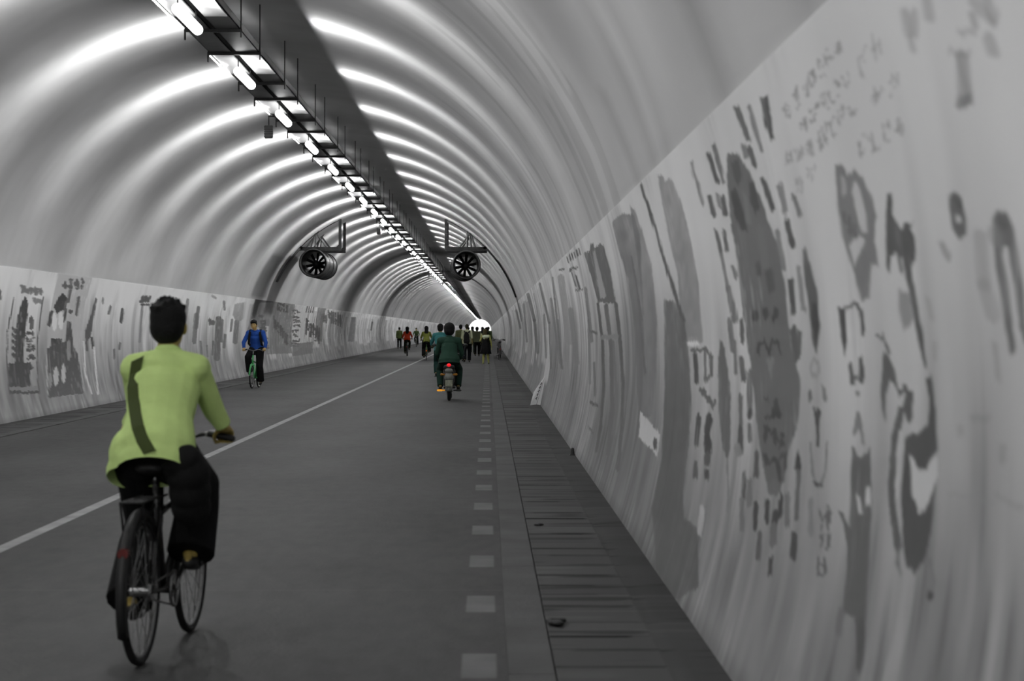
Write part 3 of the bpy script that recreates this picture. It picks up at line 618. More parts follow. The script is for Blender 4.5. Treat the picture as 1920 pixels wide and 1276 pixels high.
while 28.6 + k * PITCH < Y1 - 4:
    yy = 28.6 + k * PITCH
    if k < -1: lab, grp = 'bright ceiling luminaire under the cable tray behind the viewpoint', 'luminaires behind the viewpoint'
    elif k < 8: lab, grp = 'glowing twin-panel ceiling luminaire, %s from the near end of the row' % ordn[k + 1], 'ceiling luminaires nearer than the fans'
    else: lab, grp = 'small glowing ceiling luminaire in the row beyond the two jet fans', 'ceiling luminaires beyond the fans'
    if k == 23: k += 1; continue      # gap in the row
    if k < 34:
        if proto is None:
            proto = r = empty('luminaire', (XC, yy, ZT), 0); lum_parts(r)
        else:
            r = proto.copy(); C.objects.link(r); r.location = (XC, yy, ZT)
            for ch in [c for c in proto.children if c.type == 'MESH']:
                c2 = ch.copy(); C.objects.link(c2); c2.parent = r
    else:
        if flat_me is None:
            bm = bmesh.new(); cone(bm, (.0, -.98, -.21), (.0, .98, -.21), .05, .05, 8); box(bm, -.315, .315, -1.08, 1.08, -.012, -.001)
            cone(bm, (-.335, -1.0, -.03), (-.335, 1.0, -.03), .012, .012, 6); cone(bm, (0, .7, -.17), (0, .7, 0), .01, .01, 6, False, False)
            bm.faces.ensure_lookup_table()
            for f in bm.faces: f.material_index = 1 if f.calc_center_median().z > -.02 and abs(f.calc_center_median().x) < .32 else 0
            flat_me = bpy.data.meshes.new('luminaire'); bm.to_mesh(flat_me); bm.free(); flat_me.materials.append(glow); flat_me.materials.append(white_m)
        r = bpy.data.objects.new('luminaire', flat_me); C.objects.link(r); r.location = (XC, yy, ZT)
    finish(r, lab, 'ceiling light', grp)
    if k not in (15, 16): add_lights(r, k)
    k += 1
# small loudspeakers/cameras hung at the left of the tray
for px, py, lab in ((527, 238, 'small louvred loudspeaker box hanging left of the tray, nearest the viewpoint'), (731, 432, 'small dark device hanging left of the tray, near the fans'), (812, 520, 'tiny dark device hanging left of the tray, beyond the fans')):
    s = (VY - py + 6) / 3.55; yy = F / s; x = -.43
    r = empty('loudspeaker', (XC + x, yy, ZT - .12), 0, lab, 'loudspeaker')
    bm = bmesh.new(); box(bm, -.07, .07, -.06, .06, -.24, -.02, .01); obj('housing', bm, tray_m, r)
    bm = bmesh.new()
    for i in range(5): box(bm, -.075, .075, -.068, -.058, -.22 + i * .04, -.20 + i * .04)
    obj('louvre', bm, dark_metal, r)
    bm = bmesh.new(); cone(bm, (0, 0, -.02), (0, 0, .14), .009, .009, 6, False, False); box(bm, -.01, .09, -.015, .015, .125, .15); obj('bracket', bm, dark_metal, r)

# ------------------------------------------------------------------ jet fans and their brackets
fan_out = mat('fan_casing_paint', (0.028, 0.028, 0.028), 0.4, 0.5, noise=.2, nscale=5)
fan_in = mat('fan_silencer_lining', (0.02, 0.02, 0.02), 0.55, 0.4, noise=.2, nscale=20)
def jet_fan(u, z, yaw, lab):
    r = empty('jet_fan', (XC + u, 72.6, z), yaw, lab, 'ventilation fan', 'jet fans under the vault')
    L = 3.9; bm = bmesh.new(); n = 40
    prof = [(.48, 0), (.50, .03), (.50, .10), (.47, .14), (.47, 1.2), (.50, 1.22), (.50, 1.28), (.47, 1.30), (.47, 2.6), (.50, 2.62), (.50, 2.68), (.47, 2.7), (.47, L - .1), (.50, L - .08), (.50, L), (.44, L), (.40, L - .2), (.40, .2), (.46, 0.0)]
    rings = [[bm.verts.new((a * math.cos(2 * math.pi * i / n), b, a * math.sin(2 * math.pi * i / n))) for i in range(n)] for a, b in prof]
    for p, q in zip(rings, rings[1:] + rings[:1]):
        for i in range(n): bm.faces.new((p[i], p[(i + 1) % n], q[(i + 1) % n], q[i]))
    obj('casing', bm, fan_out, r, False)
    bm = bmesh.new(); cone(bm, (0, 1.0, 0), (0, 2.6, 0), .13, .13, 20, True, True); obj('hub', bm, fan_in, r, True)
    for i in range(10):
        a = 2 * math.pi * i / 10 + .2; bm = bmesh.new(); c, s = math.cos(a), math.sin(a); tc, ts = -s, c; v = []
        for rad, w, tw in ((.11, .055, .07), (.25, .065, .05), (.395, .07, .035)):
            for sg in (-1, 1):
                v.append(bm.verts.new((c * rad + tc * w * sg * .75, 1.35 + tw * sg, s * rad + ts * w * sg * .75)))
        for q in ((0, 1, 3, 2), (2, 3, 5, 4)): bm.faces.new([v[i] for i in q])
        bmesh.ops.solidify(bm, geom=bm.faces[:], thickness=.008)
        obj('blade', bm, fan_in, r)
    bm = bmesh.new()
    for x in (-.18, .18):
        for y in (.6, 2.9): box(bm, x - .03, x + .03, y - .05, y + .05, .42, 4.36 - z - .06)
    obj('mounting_foot', bm, fan_out, r)
def bracket(sg, lab):
    r = empty('fan_bracket', (XC, 73.4, 4.36), 0, lab, 'bracket', 'steel brackets carrying the jet fans')
    def top(u): return ZC + math.sqrt(R0 ** 2 - u ** 2) - 4.36 + .02
    for dy, nm in ((0, 'near'), (2.3, 'far')):
        bm = bmesh.new(); box(bm, min(sg * 1.83, sg * 3.32), max(sg * 1.83, sg * 3.32), dy - .05, dy + .05, -.07, .06); 
        beam(bm, (sg * 3.2, dy, 0), (sg * 3.36, dy, .14), .1, .1)
        beam(bm, (sg * 1.86, dy, .16), (sg * 2.02, dy, .02), .05, .05)
        obj('beam', bm, dark_metal, r)
        bm = bmesh.new(); box(bm, min(sg * 1.82, sg * 1.92), max(sg * 1.82, sg * 1.92), dy - .04, dy + .04, 0.05, top(1.9)); obj('post', bm, dark_metal, r)
        for a, b in ((2.35, 2.72), (3.05 if sg < 0 else 2.6, 2.62), (2.9, 2.74), (2.75, 2.7)):
            bm = bmesh.new(); cone(bm, (sg * a, dy + .03, .05), (sg * b, dy + .03, top(b) - .02), .028, .028, 8, False, False); obj('strut', bm, tray_m, r)
    bm = bmesh.new(); pts = [(sg * u, 0, top(u) - .05) for u in np.linspace(1.9, 3.38, 9)]
    tube(bm, pts, .012, 6); obj('conduit', bm, dark_metal, r)
jet_fan(-2.76, 3.83, math.radians(-1.2), 'dark round jet fan hanging on the left side of the vault'); bracket(-1, 'dark steel bracket holding the left jet fan')
jet_fan(2.60, 3.77, math.radians(2.2), 'dark round jet fan with visible blades on the right side of the vault'); bracket(1, 'dark steel bracket holding the right jet fan')
# conduit climbing the left vault to the fan
bm = bmesh.new(); tube(bm, [(XC - (R0 - .05) * math.sin(a), 73.2, ZC + (R0 - .05) * math.cos(a)) for a in np.linspace(.8, 1.12, 10)], .03, 8)
finish(obj('conduit', bm, tray_m), 'thicker grey conduit climbing the left vault to the fan', 'conduit'); bm = bmesh.new()
tube(bm, [(XC - (R0 - .05) * math.sin(a), 73.5, ZC + (R0 - .05) * math.cos(a)) for a in np.linspace(.8, 1.12, 10)], .02, 8)
finish(obj('conduit', bm, tray_m), 'thinner grey conduit on the left vault just behind the thicker one', 'conduit')
# right-hand conduit
bm = bmesh.new(); tube(bm, [(XC + (R0 - .04) * math.sin(a), 73.0, ZC + (R0 - .04) * math.cos(a)) for a in np.linspace(.82, 1.25, 12)], .03, 8)
finish(obj('conduit', bm, dark_metal), 'dark conduit running down the right vault from the fan', 'conduit')

# ------------------------------------------------------------------ small things on the footway
def P3(px, py, z=0.0):
    s = (py - VY) / (EYE - z); return Vector(((px - VX) / s, F / s, z))
r = empty('warning_board', (0, 0, 0), 0, 'small white folded warning board leaning on the right wall', 'sign board')
board_m = mat('board_white', (.88, .88, .88), .5, .3, noise=.06); ink = mat('board_ink', (.03, .03, .03), .6)
YB = 41.2
def quad(bm, pts, t=0.012):
    f = bm.faces.new([bm.verts.new(p) for p in pts]); bmesh.ops.solidify(bm, geom=[f], thickness=t)
bm = bmesh.new(); quad(bm, [(.83, YB - .25, .015), (.955, YB - .20, .03), (1.13, YB - .05, .60), (.90, YB - .14, .27)]); obj('left_panel', bm, board_m, r)
bm = bmesh.new(); quad(bm, [(.962, YB - .22, .03), (1.03, YB - .30, .02), (1.085, YB - .18, .30), (1.137, YB - .07, .60)]); obj('right_panel', bm, board_m, r)
bm = bmesh.new()
for i in range(5):
    z = .14 + i * .07; xx = .95 + i * .024
    beam(bm, (xx - .02, YB - .24 + i * .03, z), (xx + .025, YB - .24 + i * .03, z + .03), .012, .01); beam(bm, (xx, YB - .245 + i * .03, z - .02), (xx + .01, YB - .245 + i * .03, z + .045), .01, .01)
obj('lettering', bm, ink, r)
q = P3(1078, 853); bm = bmesh.new(); cone(bm, (0, 0, 0), (0, 0, .07), .028, .022, 10, False, True)
box(bm, -.035, .035, -.03, .03, 0, .012); o = obj('bollard_stub', bm, dark_metal); o.location = (q.x - .03, q.y, 0); finish(o, 'small dark metal stub at the foot of the right wall', 'stub')
q = P3(1044, 1172); bm = bmesh.new(); rr = random.Random(2)
for i in range(9): ball(bm, (rr.uniform(-.03, .03), rr.uniform(-.09, .09), .016), rr.uniform(.018, .03), 10, (1.1, 1.6, .55))
o = blend('dark_clump', bm, mat('black_clump', (.008, .008, .008), .7), None, .008, 3); o.location = (q.x, q.y, 0); finish(o, 'small black clump in the joint beside the kerb', 'dirt')  # small black lump set on the kerb joint
q = P3(1003, 985); bm = bmesh.new()
for i in range(5): ball(bm, (rr.uniform(-.03, .03), rr.uniform(-.04, .04), .009), rr.uniform(.012, .02), 8, (1.5, 1.5, .5))
o = blend('dark_clump', bm, mat('dry_dirt', (.012, .012, .012), .8), None, .007, 2); o.location = (q.x + .02, q.y, 0); finish(o, 'smaller dark crumb of dirt by the kerb joint further on', 'dirt')

# ================================================================== bicycles
rubber = mat('tyre_rubber', (.012, .012, .012), .75, .3, bump=.3, bscale=120)
chrome = mat('brushed_steel', (.22, .22, .22), .3, .5, .8, noise=.1)
black_p = mat('black_plastic', (.01, .01, .01), .5, .4)
def bicycle(loc, rz, label, frame_col, wr=.33, base=1.03, basket=False, red=True, small=False, fine=True, steer=0.0, crank=0.6, group=None, bars=1.0, fork_col=None, rear_light='reflector'):
    root = empty('bicycle', loc, rz, label, 'bicycle', group)
    fm = mat('bicycle_frame_paint', frame_col, .35, .5, noise=.15, nscale=20)
    yb, yf_ = -base * .44, base * .56; bbz = .29 if wr > .3 else .27
    nsp = 24 if fine else 12; nt = 40 if fine else 20
    def wheel(y, nm):
        bm = bmesh.new(); torus(bm, (0, y, wr), wr - .035, .011, n=nt, k=6); cone(bm, (-.045, y, wr), (.045, y, wr), .02, .02, 10, False, False)
        for i in range(nsp):
            a = 2 * math.pi * i / nsp; sx = .03 if i % 2 else -.03
            cone(bm, (sx, y + .018 * math.cos(a + .6), wr + .018 * math.sin(a + .6)), (0, y + (wr - .04) * math.cos(a), wr + (wr - .04) * math.sin(a)), .0018, .0018, 4, False, False)
        w = obj('wheel', bm, chrome, root)
        bm = bmesh.new(); torus(bm, (0, y, wr), wr - .019, .019, n=nt, k=8); obj('tyre', bm, rubber, w, True)
        bm = bmesh.new(); torus(bm, (0, y, wr), wr + .022, .024, n=16, k=6, a0=(.15 if y < 0 else .05) * math.pi, a1=(1.15 if y < 0 else .75) * math.pi if y < 0 else .8 * math.pi, sq=1.0)
        obj('mudguard', bm, black_p if y < 0 else fm, root, True)
    wheel(yb, 'rear'); wheel(yf_, 'front')
    seat = Vector((0, -.16 * base, .86)); bb = Vector((0, .0, bbz)); ht = Vector((0, yf_ - .17, .84)); hb = Vector((0, yf_ - .11, .66)); rw = Vector((0, yb, wr)); fw = Vector((0, yf_, wr))
    bm = bmesh.new(); cone(bm, bb, seat - Vector((0, 0, .06)), .017, .016, 10); cone(bm, bb, hb, .02, .02, 10); cone(bm, ht, hb, .021, .021, 10)
    cone(bm, bb + (seat - bb) * .62, hb + (ht - hb) * .3, .016, .016, 10); cone(bm, (-.035, 0, bbz), (.035, 0, bbz), .024, .024, 12)
    for sx in (-1, 1):
        cone(bm, bb + Vector((sx * .02, -.03, 0)), rw + Vector((sx * .055, 0, 0)), .009, .009, 8); cone(bm, bb + (seat - bb) * .75 + Vector((sx * .01, 0, 0)), rw + Vector((sx * .055, 0, 0)), .008, .008, 8)
    obj('frame', bm, fm, root, True)
    bm = bmesh.new(); fo = mat('fork_paint', fork_col, .35, .5, noise=.15, nscale=20) if fork_col else fm
    for sx in (-1, 1): tube(bm, [hb + Vector((sx * .02, .0, -.02)), hb + Vector((sx * .055, .03, -.07)), fw + Vector((sx * .055, -.03, .12)), fw + Vector((sx * .05, 0, 0))], .012, 8)
    box(bm, -.06, .06, hb.y, hb.y + .05, hb.z - .08, hb.z - .04, .01); obj('fork', bm, fo, root, True)
    bm = bmesh.new(); hz = 1.0; hy = yf_ - .30; cone(bm, ht, ht + Vector((0, -.03, .12)), .014, .014, 8)
    top = ht + Vector((0, -.03, .12)); hw = .29 * bars
    tube(bm, [(-hw, hy, hz - .02), (-hw + .1, hy + .03, hz), (-.1, top.y + .03, hz - .01), (0, top.y, top.z), (.1, top.y + .03, hz - .01), (hw - .1, hy + .03, hz), (hw, hy, hz - .02)], .011, 8)
    hbq = obj('handlebar', bm, chrome, root, True)
    for sx in (-1, 1):
        bm = bmesh.new(); cone(bm, (sx * (hw - .11), hy + .03, hz), (sx * (hw + .01), hy - .003, hz - .022), .017, .017, 10, False, True); obj('grip', bm, black_p, hbq, True)
        if fine:
            bm = bmesh.new(); tube(bm, [(sx * (hw - .13), hy + .05, hz - .01), (sx * (hw - .1), hy + .08, hz - .02), (sx * (hw - .01), hy + .07, hz - .04)], .006, 6); obj('brake_lever', bm, chrome, hbq, True)
    bm = bmesh.new(); ball(bm, seat + Vector((0, -.05, .01)), 1, 16, (.085, .10, .035)); ball(bm, seat + Vector((0, .06, .01)), 1, 14, (.035, .12, .025)); blend('saddle', bm, black_p, root, .008, 4)
    bm = bmesh.new(); cone(bm, seat - Vector((0, 0, .1)), seat, .013, .013, 8); obj('seat_post', bm, chrome, root, True)
    ca, cr = crank, .16
    for sx in (1, -1):
        a = ca if sx > 0 else ca + math.pi; e = Vector((sx * .07, cr * math.cos(a), bbz + cr * math.sin(a)))
        bm = bmesh.new(); cone(bm, (sx * .06, 0, bbz), e, .012, .01, 8); cq = obj('crank', bm, chrome, root, True)
        bm = bmesh.new(); box(bm, min(e.x, e.x + sx * .10), max(e.x, e.x + sx * .10), e.y - .035, e.y + .035, e.z - .012, e.z + .012, .004); obj('pedal', bm, black_p, cq)
    bm = bmesh.new(); torus(bm, (.05, 0, bbz), .08, .008, n=24, k=6); torus(bm, (.05, yb, wr), .035, .008, n=16, k=6)
    for s in (-1, 1): cone(bm, (.05, 0, bbz + s * .08), (.05, yb, wr + s * .035), .005, .005, 5, False, False)
    for i in range(5): a = i * 1.2566; cone(bm, (.05, 0, bbz), (.05, .08 * math.cos(a), bbz + .08 * math.sin(a)), .006, .006, 5, False, False)
    obj('chain', bm, chrome, root)
    rk = bmesh.new(); zt = 2 * wr + .08
    for sx in (-.05, .05): tube(rk, [(sx, seat.y + .02, zt), (sx, yb - .16, zt), (sx, yb, wr)], .006, 6)
    for i in range(5): cone(rk, (-.05, yb - .15 + i * .08, zt), (.05, yb - .15 + i * .08, zt), .005, .005, 6, False, False)
    obj('rear_rack', rk, chrome if not (small or fine) else black_p, root)
    bm = bmesh.new(); cone(bm, (0, yb - wr * .82 - .02, wr + .20), (0, yb - wr * .82 - .05, wr + .20), .026, .024, 14, False, False)
    obj('reflector', bm, mat('red_reflector', (.5, .02, .01) if not fine else (.10, .012, .01), .25, .6, emit=((1, .03, .01), .5) if rear_light == 'lit' else None), root)
    if basket:
        bm = bmesh.new()
        for z in (.70, .78, .86, .94):
            w = .10 + (z - .7) * .2
            for a, b in (((-w, 0), (w, 0)), ((w, 0), (w, .24)), ((w, .24), (-w, .24)), ((-w, .24), (-w, 0))): cone(bm, (a[0], yf_ - .08 + a[1], z), (b[0], yf_ - .08 + b[1], z), .004, .004, 4, False, False)
        for i in range(9):
            x = -1 + i * .25
            for yy in (0, .24): cone(bm, (x * .10, yf_ - .08 + yy, .70), (x * .148, yf_ - .08 + yy, .94), .003, .003, 4, False, False)
        obj('basket', bm, chrome, root)
    return root

# ================================================================== people
V = Vector
SKIN = (.30, .24, .10)
def lerp(a, b, t): return V(a).lerp(V(b), t)
def person(loc, rz, label, J, look, voxel=.012, scale=1.0, group=None, name='person'):
    """J: joints in metres, facing +y.  look: clothing"""
    root = empty(name, loc, rz, label, 'person', group)
    J = {k: V(v) * scale for k, v in J.items()}; s = scale
    skin = mat('skin', look.get('skin', SKIN), .55, .35, noise=.08, nscale=14)
    up = (J['neck'] - J['pelvis']).normalized()
    side = (J['shR'] - J['shL']).normalized(); fwd = up.cross(side) * 1.0
    if fwd.y < 0: fwd = -fwd
    rot = Matrix((side, fwd, up)).transposed()
    def torso(bm, grow=0.0, hem=None, loose=0.0):
        p, c, n = J['pelvis'], J['chest'], J['neck']
        for i in range(13):
            t = i / 12; w = float(np.interp(t, (0, .25, .5, .75, 1), (.155, .145, .132, .145, .16))); d = float(np.interp(t, (0, .5, 1), (.115, .10, .112)))
            q = lerp(p, c, t); l = loose * (1 - t)
            ball(bm, q, s, 18, (w + grow + l, d + grow + l, .11), rot)
        ball(bm, lerp(c, n, .55), s, 16, (.12 + grow, .085 + grow, .08), rot)
        for sh in (J['shL'], J['shR']): cone(bm, lerp(c, n, .75), sh, (.065 + grow) * s, (.056 + grow) * s, 12)
    def arm(bm, S, grow=0.0, upto=1.0):
        a, e, w = J['sh' + S], J['el' + S], J['wr' + S]
        cone(bm, a, e, (.052 + grow) * s, (.040 + grow) * s, 14)
        if upto > .5: cone(bm, e, lerp(e, w, (upto - .5) * 2), (.040 + grow) * s, (.027 + grow + .006 * (1 - upto)) * s, 14, True, upto >= 1 and grow == 0)
    def leg(bm, S, grow=0.0, upto=1.0, flare=0.0):
        h, k_, a = J['hip' + S], J['kn' + S], J['an' + S]
        cone(bm, h, k_, (.085 + grow) * s, (.056 + grow) * s, 16); ball(bm, h, (.09 + grow) * s, 14)
        if upto > .5:
            m = lerp(k_, a, .3); cone(bm, k_, m, (.055 + grow) * s, (.055 + grow + flare * .3) * s, 14)
            cone(bm, m, lerp(k_, a, (upto - .5) * 2), (.055 + grow + flare * .3) * s, (.036 + grow + flare) * s, 14, True, grow == 0)
    def hand(bm, S):
        w = J['wr' + S]; sx = 1 if S == 'R' else -1; g = J.get('grip' + S)
        if g is not None:                       # hand closed around a bar that runs sideways
            pd = (g - w).normalized(); top = g + V((0, -.008, .034)); ball(bm, lerp(w, top, .55), 1, 12, (.036 * s, .045 * s, .020 * s), frame_to((0, .3, 1)))
            cone(bm, w, lerp(w, top, .6), .024 * s, .024 * s, 10)
            for i, (dx, rr_) in enumerate(((-.034, .0085), (-.012, .0095), (.011, .0092), (.034, .0085))):
                o_ = g + V((sx * -dx, 0, 0)); R = .029
                pts = [o_ + V((0, R * math.cos(a), R * math.sin(a))) for a in (2.2, 1.5, .75, -.1, -1.0, -1.8)]
                cone(bm, lerp(w, pts[0], .5), pts[0], .012, rr_ + .002, 8)
                for p_, q_ in zip(pts, pts[1:]): cone(bm, p_, q_, rr_, rr_ * .93, 8)
            th = [lerp(w, top, .35) + V((-sx * .028, 0, -.005)), g + V((-sx * .05, -.03, .0)), g + V((-sx * .045, -.012, -.030)), g + V((-sx * .035, .016, -.030))]
            for p_, q_ in zip(th, th[1:]): cone(bm, p_, q_, .011, .0095, 8)
        else:
            d = (w - J['el' + S]).normalized(); fr = frame_to(d, (1, 0, 0)); X_ = (fr @ V((0, 1, 0))); fb = V((0, 1, 0))
            c = w + d * .05 * s; ball(bm, c, s, 12, (.016, .038, .048), Matrix((V((1, 0, 0)), d.cross(V((1, 0, 0))).normalized(), d)).transposed())
            sd = d.cross(V((1, 0, 0))).normalized(); inn = V((-sx, 0, 0))
            for i, (o_, ln) in enumerate(((-.03, .055), (-.01, .07), (.01, .075), (.03, .066))):
                b0 = c + sd * o_ * s + d * .035 * s; b1 = b0 + (d * ln * .55 + inn * .012) * s; b2 = b1 + (d * ln * .4 + inn * .03) * s
                cone(bm, b0, b1, .0095 * s, .009 * s, 7); cone(bm, b1, b2, .009 * s, .008 * s, 7)
            b0 = w + d * .02 * s + fb * .025 * s; b1 = b0 + (d * .035 + fb * .025) * s; cone(bm, b0, b1, .012 * s, .0095 * s, 7); cone(bm, b1, b1 + d * .03 * s + inn * .01, .0095 * s, .008 * s, 7)
    hd = J['head']; hup = (hd - J['neck']).normalized(); yaw = look.get('yaw', 0.0); pitch = look.get('pitch', 0.0); tilt = look.get('tilt', 0.0)
    hr = Matrix.Rotation(yaw, 3, 'Z') @ Matrix.Rotation(tilt, 3, 'Y') @ Matrix.Rotation(pitch, 3, 'X')
    H = lambda x, y, z: hd + hr @ (V((x, y, z)) * s)
    bm = bmesh.new(); torso(bm)
    for S in 'LR': arm(bm, S); hand(bm, S); leg(bm, S)
    cone(bm, J['neck'] - up * .03, hd - hup * .05 * s, .055 * s, .05 * s, 14)
    ball(bm, H(0, -.005, .02), s, 20, (.077, .095, .100), hr); ball(bm, H(0, .035, -.045), s, 16, (.058, .062, .065), hr); ball(bm, H(0, .075, -.085), s, 10, (.028, .02, .02), hr)
    cone(bm, H(0, .09, .015), H(0, .115, -.028), .010 * s, .015 * s, 8); ball(bm, H(0, .092, -.062), s, 8, (.026, .012, .008), hr)
    for sx in (-1, 1): ball(bm, H(sx * .079, -.005, -.01), s, 10, (.012, .022, .034), hr); ball(bm, H(sx * .045, .06, -.02), s, 8, (.025, .025, .025), hr)
    for S in 'LR':
        a = J['an' + S]; t = J['to' + S]; cone(bm, a, lerp(a, t, .6) - V((0, 0, .01)), .034 * s, .03 * s, 10); cone(bm, lerp(a, t, .6) - V((0, 0, .01)), t, .03 * s, .022 * s, 10)
        ball(bm, a + (a - t).normalized() * .035 * s - V((0, 0, .03)) * s, .03 * s, 10)
    blend('body', bm, skin, root, voxel, 5)
    # eyes and mouth
    if look.get('face'):
        ew = mat('eye_white', (.5, .5, .45), .2); ep = mat('eye_dark', (.01, .008, .006), .2); lp = mat('lip', (.30, .10, .06), .5)
        for sx in (-1, 1):
            bm = bmesh.new(); ball(bm, H(sx * .031, .083, .012), .0125 * s, 10, (1.2, .7, .6)); e = obj('eye', bm, ew, root, True)
            bm = bmesh.new(); ball(bm, H(sx * .031, .0915, .012), .0062 * s, 8, (1, .5, 1)); obj('pupil', bm, ep, e, True)
            bm = bmesh.new(); cone(bm, H(sx * .016, .092, .034), H(sx * .05, .082, .036), .004 * s, .003 * s, 6); obj('eyebrow', bm, ep, root, True)
        bm = bmesh.new(); ball(bm, H(0, .100, -.062), s, 10, (.022, .006, .0065)); obj('mouth', bm, lp, root, True)
    # hair
    hm = mat('hair', look.get('hair_col', (.006, .006, .006)), .75, .2, bump=.5, bscale=90); bm = bmesh.new(); hs = look.get('hair', 'short'); g = look.get('hair_grow', 0.0)
    ball(bm, H(0, -.018, .042), s, 22, (.088 + g, .098 + g, .090 + g), hr); ball(bm, H(0, -.045, -.005), s, 18, (.083 + g, .072 + g, .088 + g), hr)
    for sx in (-1, 1): ball(bm, H(sx * .066, -.01, .01), s, 10, (.020 + g * .5, .05, .05), hr)
    if look.get('fringe', True): ball(bm, H(0, .045, .082), s, 14, (.068, .05, .035), hr)
    rr = random.Random(3)
    for i in range(26 if voxel < .01 else 8):
        a = rr.uniform(0, 6.28); b = rr.uniform(.1, 1.2); q = V((math.cos(a) * math.sin(b) * .09, -.02 + math.sin(a) * math.sin(b) * .098, .045 + math.cos(b) * .085)); cone(bm, H(*q), H(*(q * 1.12)), .014 * s, .006, 6)
    if hs == 'long':
        L = look.get('hair_len', .34); pts = [H(0, -.06, 0), H(0, -.10, -.12), J['neck'] * 1 + V((0, -.10, -.02)), lerp(J['neck'], J['chest'], .8) + V((0, -.135, -L * .25))]
        for a, b, ra, rb in zip(pts, pts[1:], (.08, .09, .095), (.09, .095, .06)):
            for t in (0, .33, .66, 1): q = lerp(a, b, t); r2 = (ra + (rb - ra) * t) * s; ball(bm, q, r2, 14, (1.15, .55, .9))
    blend('hair', bm, hm, root, max(voxel * .9, .009), 3)
    # clothes
    sh = look.get('shirt')
    if sh:
        sm = mat('shirt_cloth', sh, .85, .15, noise=.10, nscale=7, bump=.45, bscale=11); bm = bmesh.new(); torso(bm, .018, loose=look.get('loose', .012))
        hemz = look.get('hem', .0); lo = look.get('loose', .012)
        ball(bm, J['pelvis'] - up * .08 * s, s, 18, (.165 + lo, .130 + lo, .13), rot)
        for S in 'LR': arm(bm, S, .013, look.get('sleeve', 1.0) * .98)
        cone(bm, lerp(J['chest'], J['neck'], .6), J['neck'] + up * .012, .10 * s, .062 * s, 14, True, False)
        for q, r_ in look.get('extra', ()): ball(bm, V(q), 1, 14, r_, rot)
        cuts = [(J['pelvis'] - up * (.10 - hemz) * s, -up)] if look.get('cut', True) else []
        # only the hem side is clipped; arms hang clear of it in riding poses
        shirt = blend('shirt', bm, sm, root, voxel, 4, cuts)
        if look.get('collar'):
            bm = bmesh.new(); bmc = J['neck'] + up * .012; tr = bmesh.new(); torus(bm, (0, 0, 0), .060 * s, .012 * s, 'z', 24, 8, sq=1.7)
            bmesh.ops.transform(bm, matrix=Matrix.Translation(bmc) @ rot.to_4x4(), verts=bm.verts[:]); obj('collar', bm, sm, shirt, True)
    tr = look.get('trousers')
    if tr:
        tm = mat('trouser_cloth', tr, .9, .12, noise=.15, nscale=7, bump=.35, bscale=14); bm = bmesh.new()
        ball(bm, J['pelvis'], s, 18, (.17, .132, .12), rot); ball(bm, J['pelvis'] + up * .07, s, 18, (.155, .12, .07), rot)
        for S in 'LR': leg(bm, S, look.get('tgrow', .016), look.get('tlen', 1.0) * .99, look.get('flare', .01)); cone(bm, J['pelvis'], J['hip' + S], .11 * s, .1 * s, 12)
        blend('trousers', bm, tm, root, voxel, 4)
    dr = look.get('dress')
    if dr:
        dm = mat('dress_cloth', dr, .85, .15, noise=.1, bump=.4, bscale=10); bm = bmesh.new(); n = 36; pz = J['pelvis'].z; rings = []
        c_ = J['chest']; prof = [(c_.z + .10, .10, .07, 0), (c_.z + .02, .172, .125, 0), (lerp(J['pelvis'], c_, .5).z, .145, .12, 0), (pz + .03, .175, .145, .004), (pz - .15, .20, .17, .012), (pz - .38, .245, .20, .022), (pz - .385, .235, .19, .022), (pz - .1, .18, .15, .01)]
        for z, a, b, f in prof: rings.append([bm.verts.new((lerp(J['pelvis'], c_, (z - pz) / (c_.z - pz)).x + (a * s + f * math.sin(9 * 2 * math.pi * i / n)) * math.cos(2 * math.pi * i / n), J['pelvis'].y + (b * s + f * math.sin(9 * 2 * math.pi * i / n)) * math.sin(2 * math.pi * i / n), z)) for i in range(n)])
        for p_, q_ in zip(rings, rings[1:]):
            for i in range(n): bm.faces.new((p_[i], p_[(i + 1) % n], q_[(i + 1) % n], q_[i]))
        bm.faces.new(rings[0]); obj('dress', bm, dm, root, True)
    for S in 'LR':
        a = J['an' + S]; t = J['to' + S]; bm = bmesh.new(); d = (t - a); d.z *= .8; g = .010
        cone(bm, a + (a - t).normalized() * .03 - V((0, 0, .035)), lerp(a, t, .6) - V((0, 0, .02)), .036 * s, .04 * s, 12); cone(bm, lerp(a, t, .6) - V((0, 0, .02)), t, .04 * s, .03 * s, 12)
        cone(bm, a, a - V((0, 0, .04)), .040 * s, .042 * s, 12, False, False)
        b = blend('shoe', bm, mat('shoe_leather', look.get('shoes', (.012, .012, .012)), .5, .4), root, max(voxel, .009), 3)
    return root

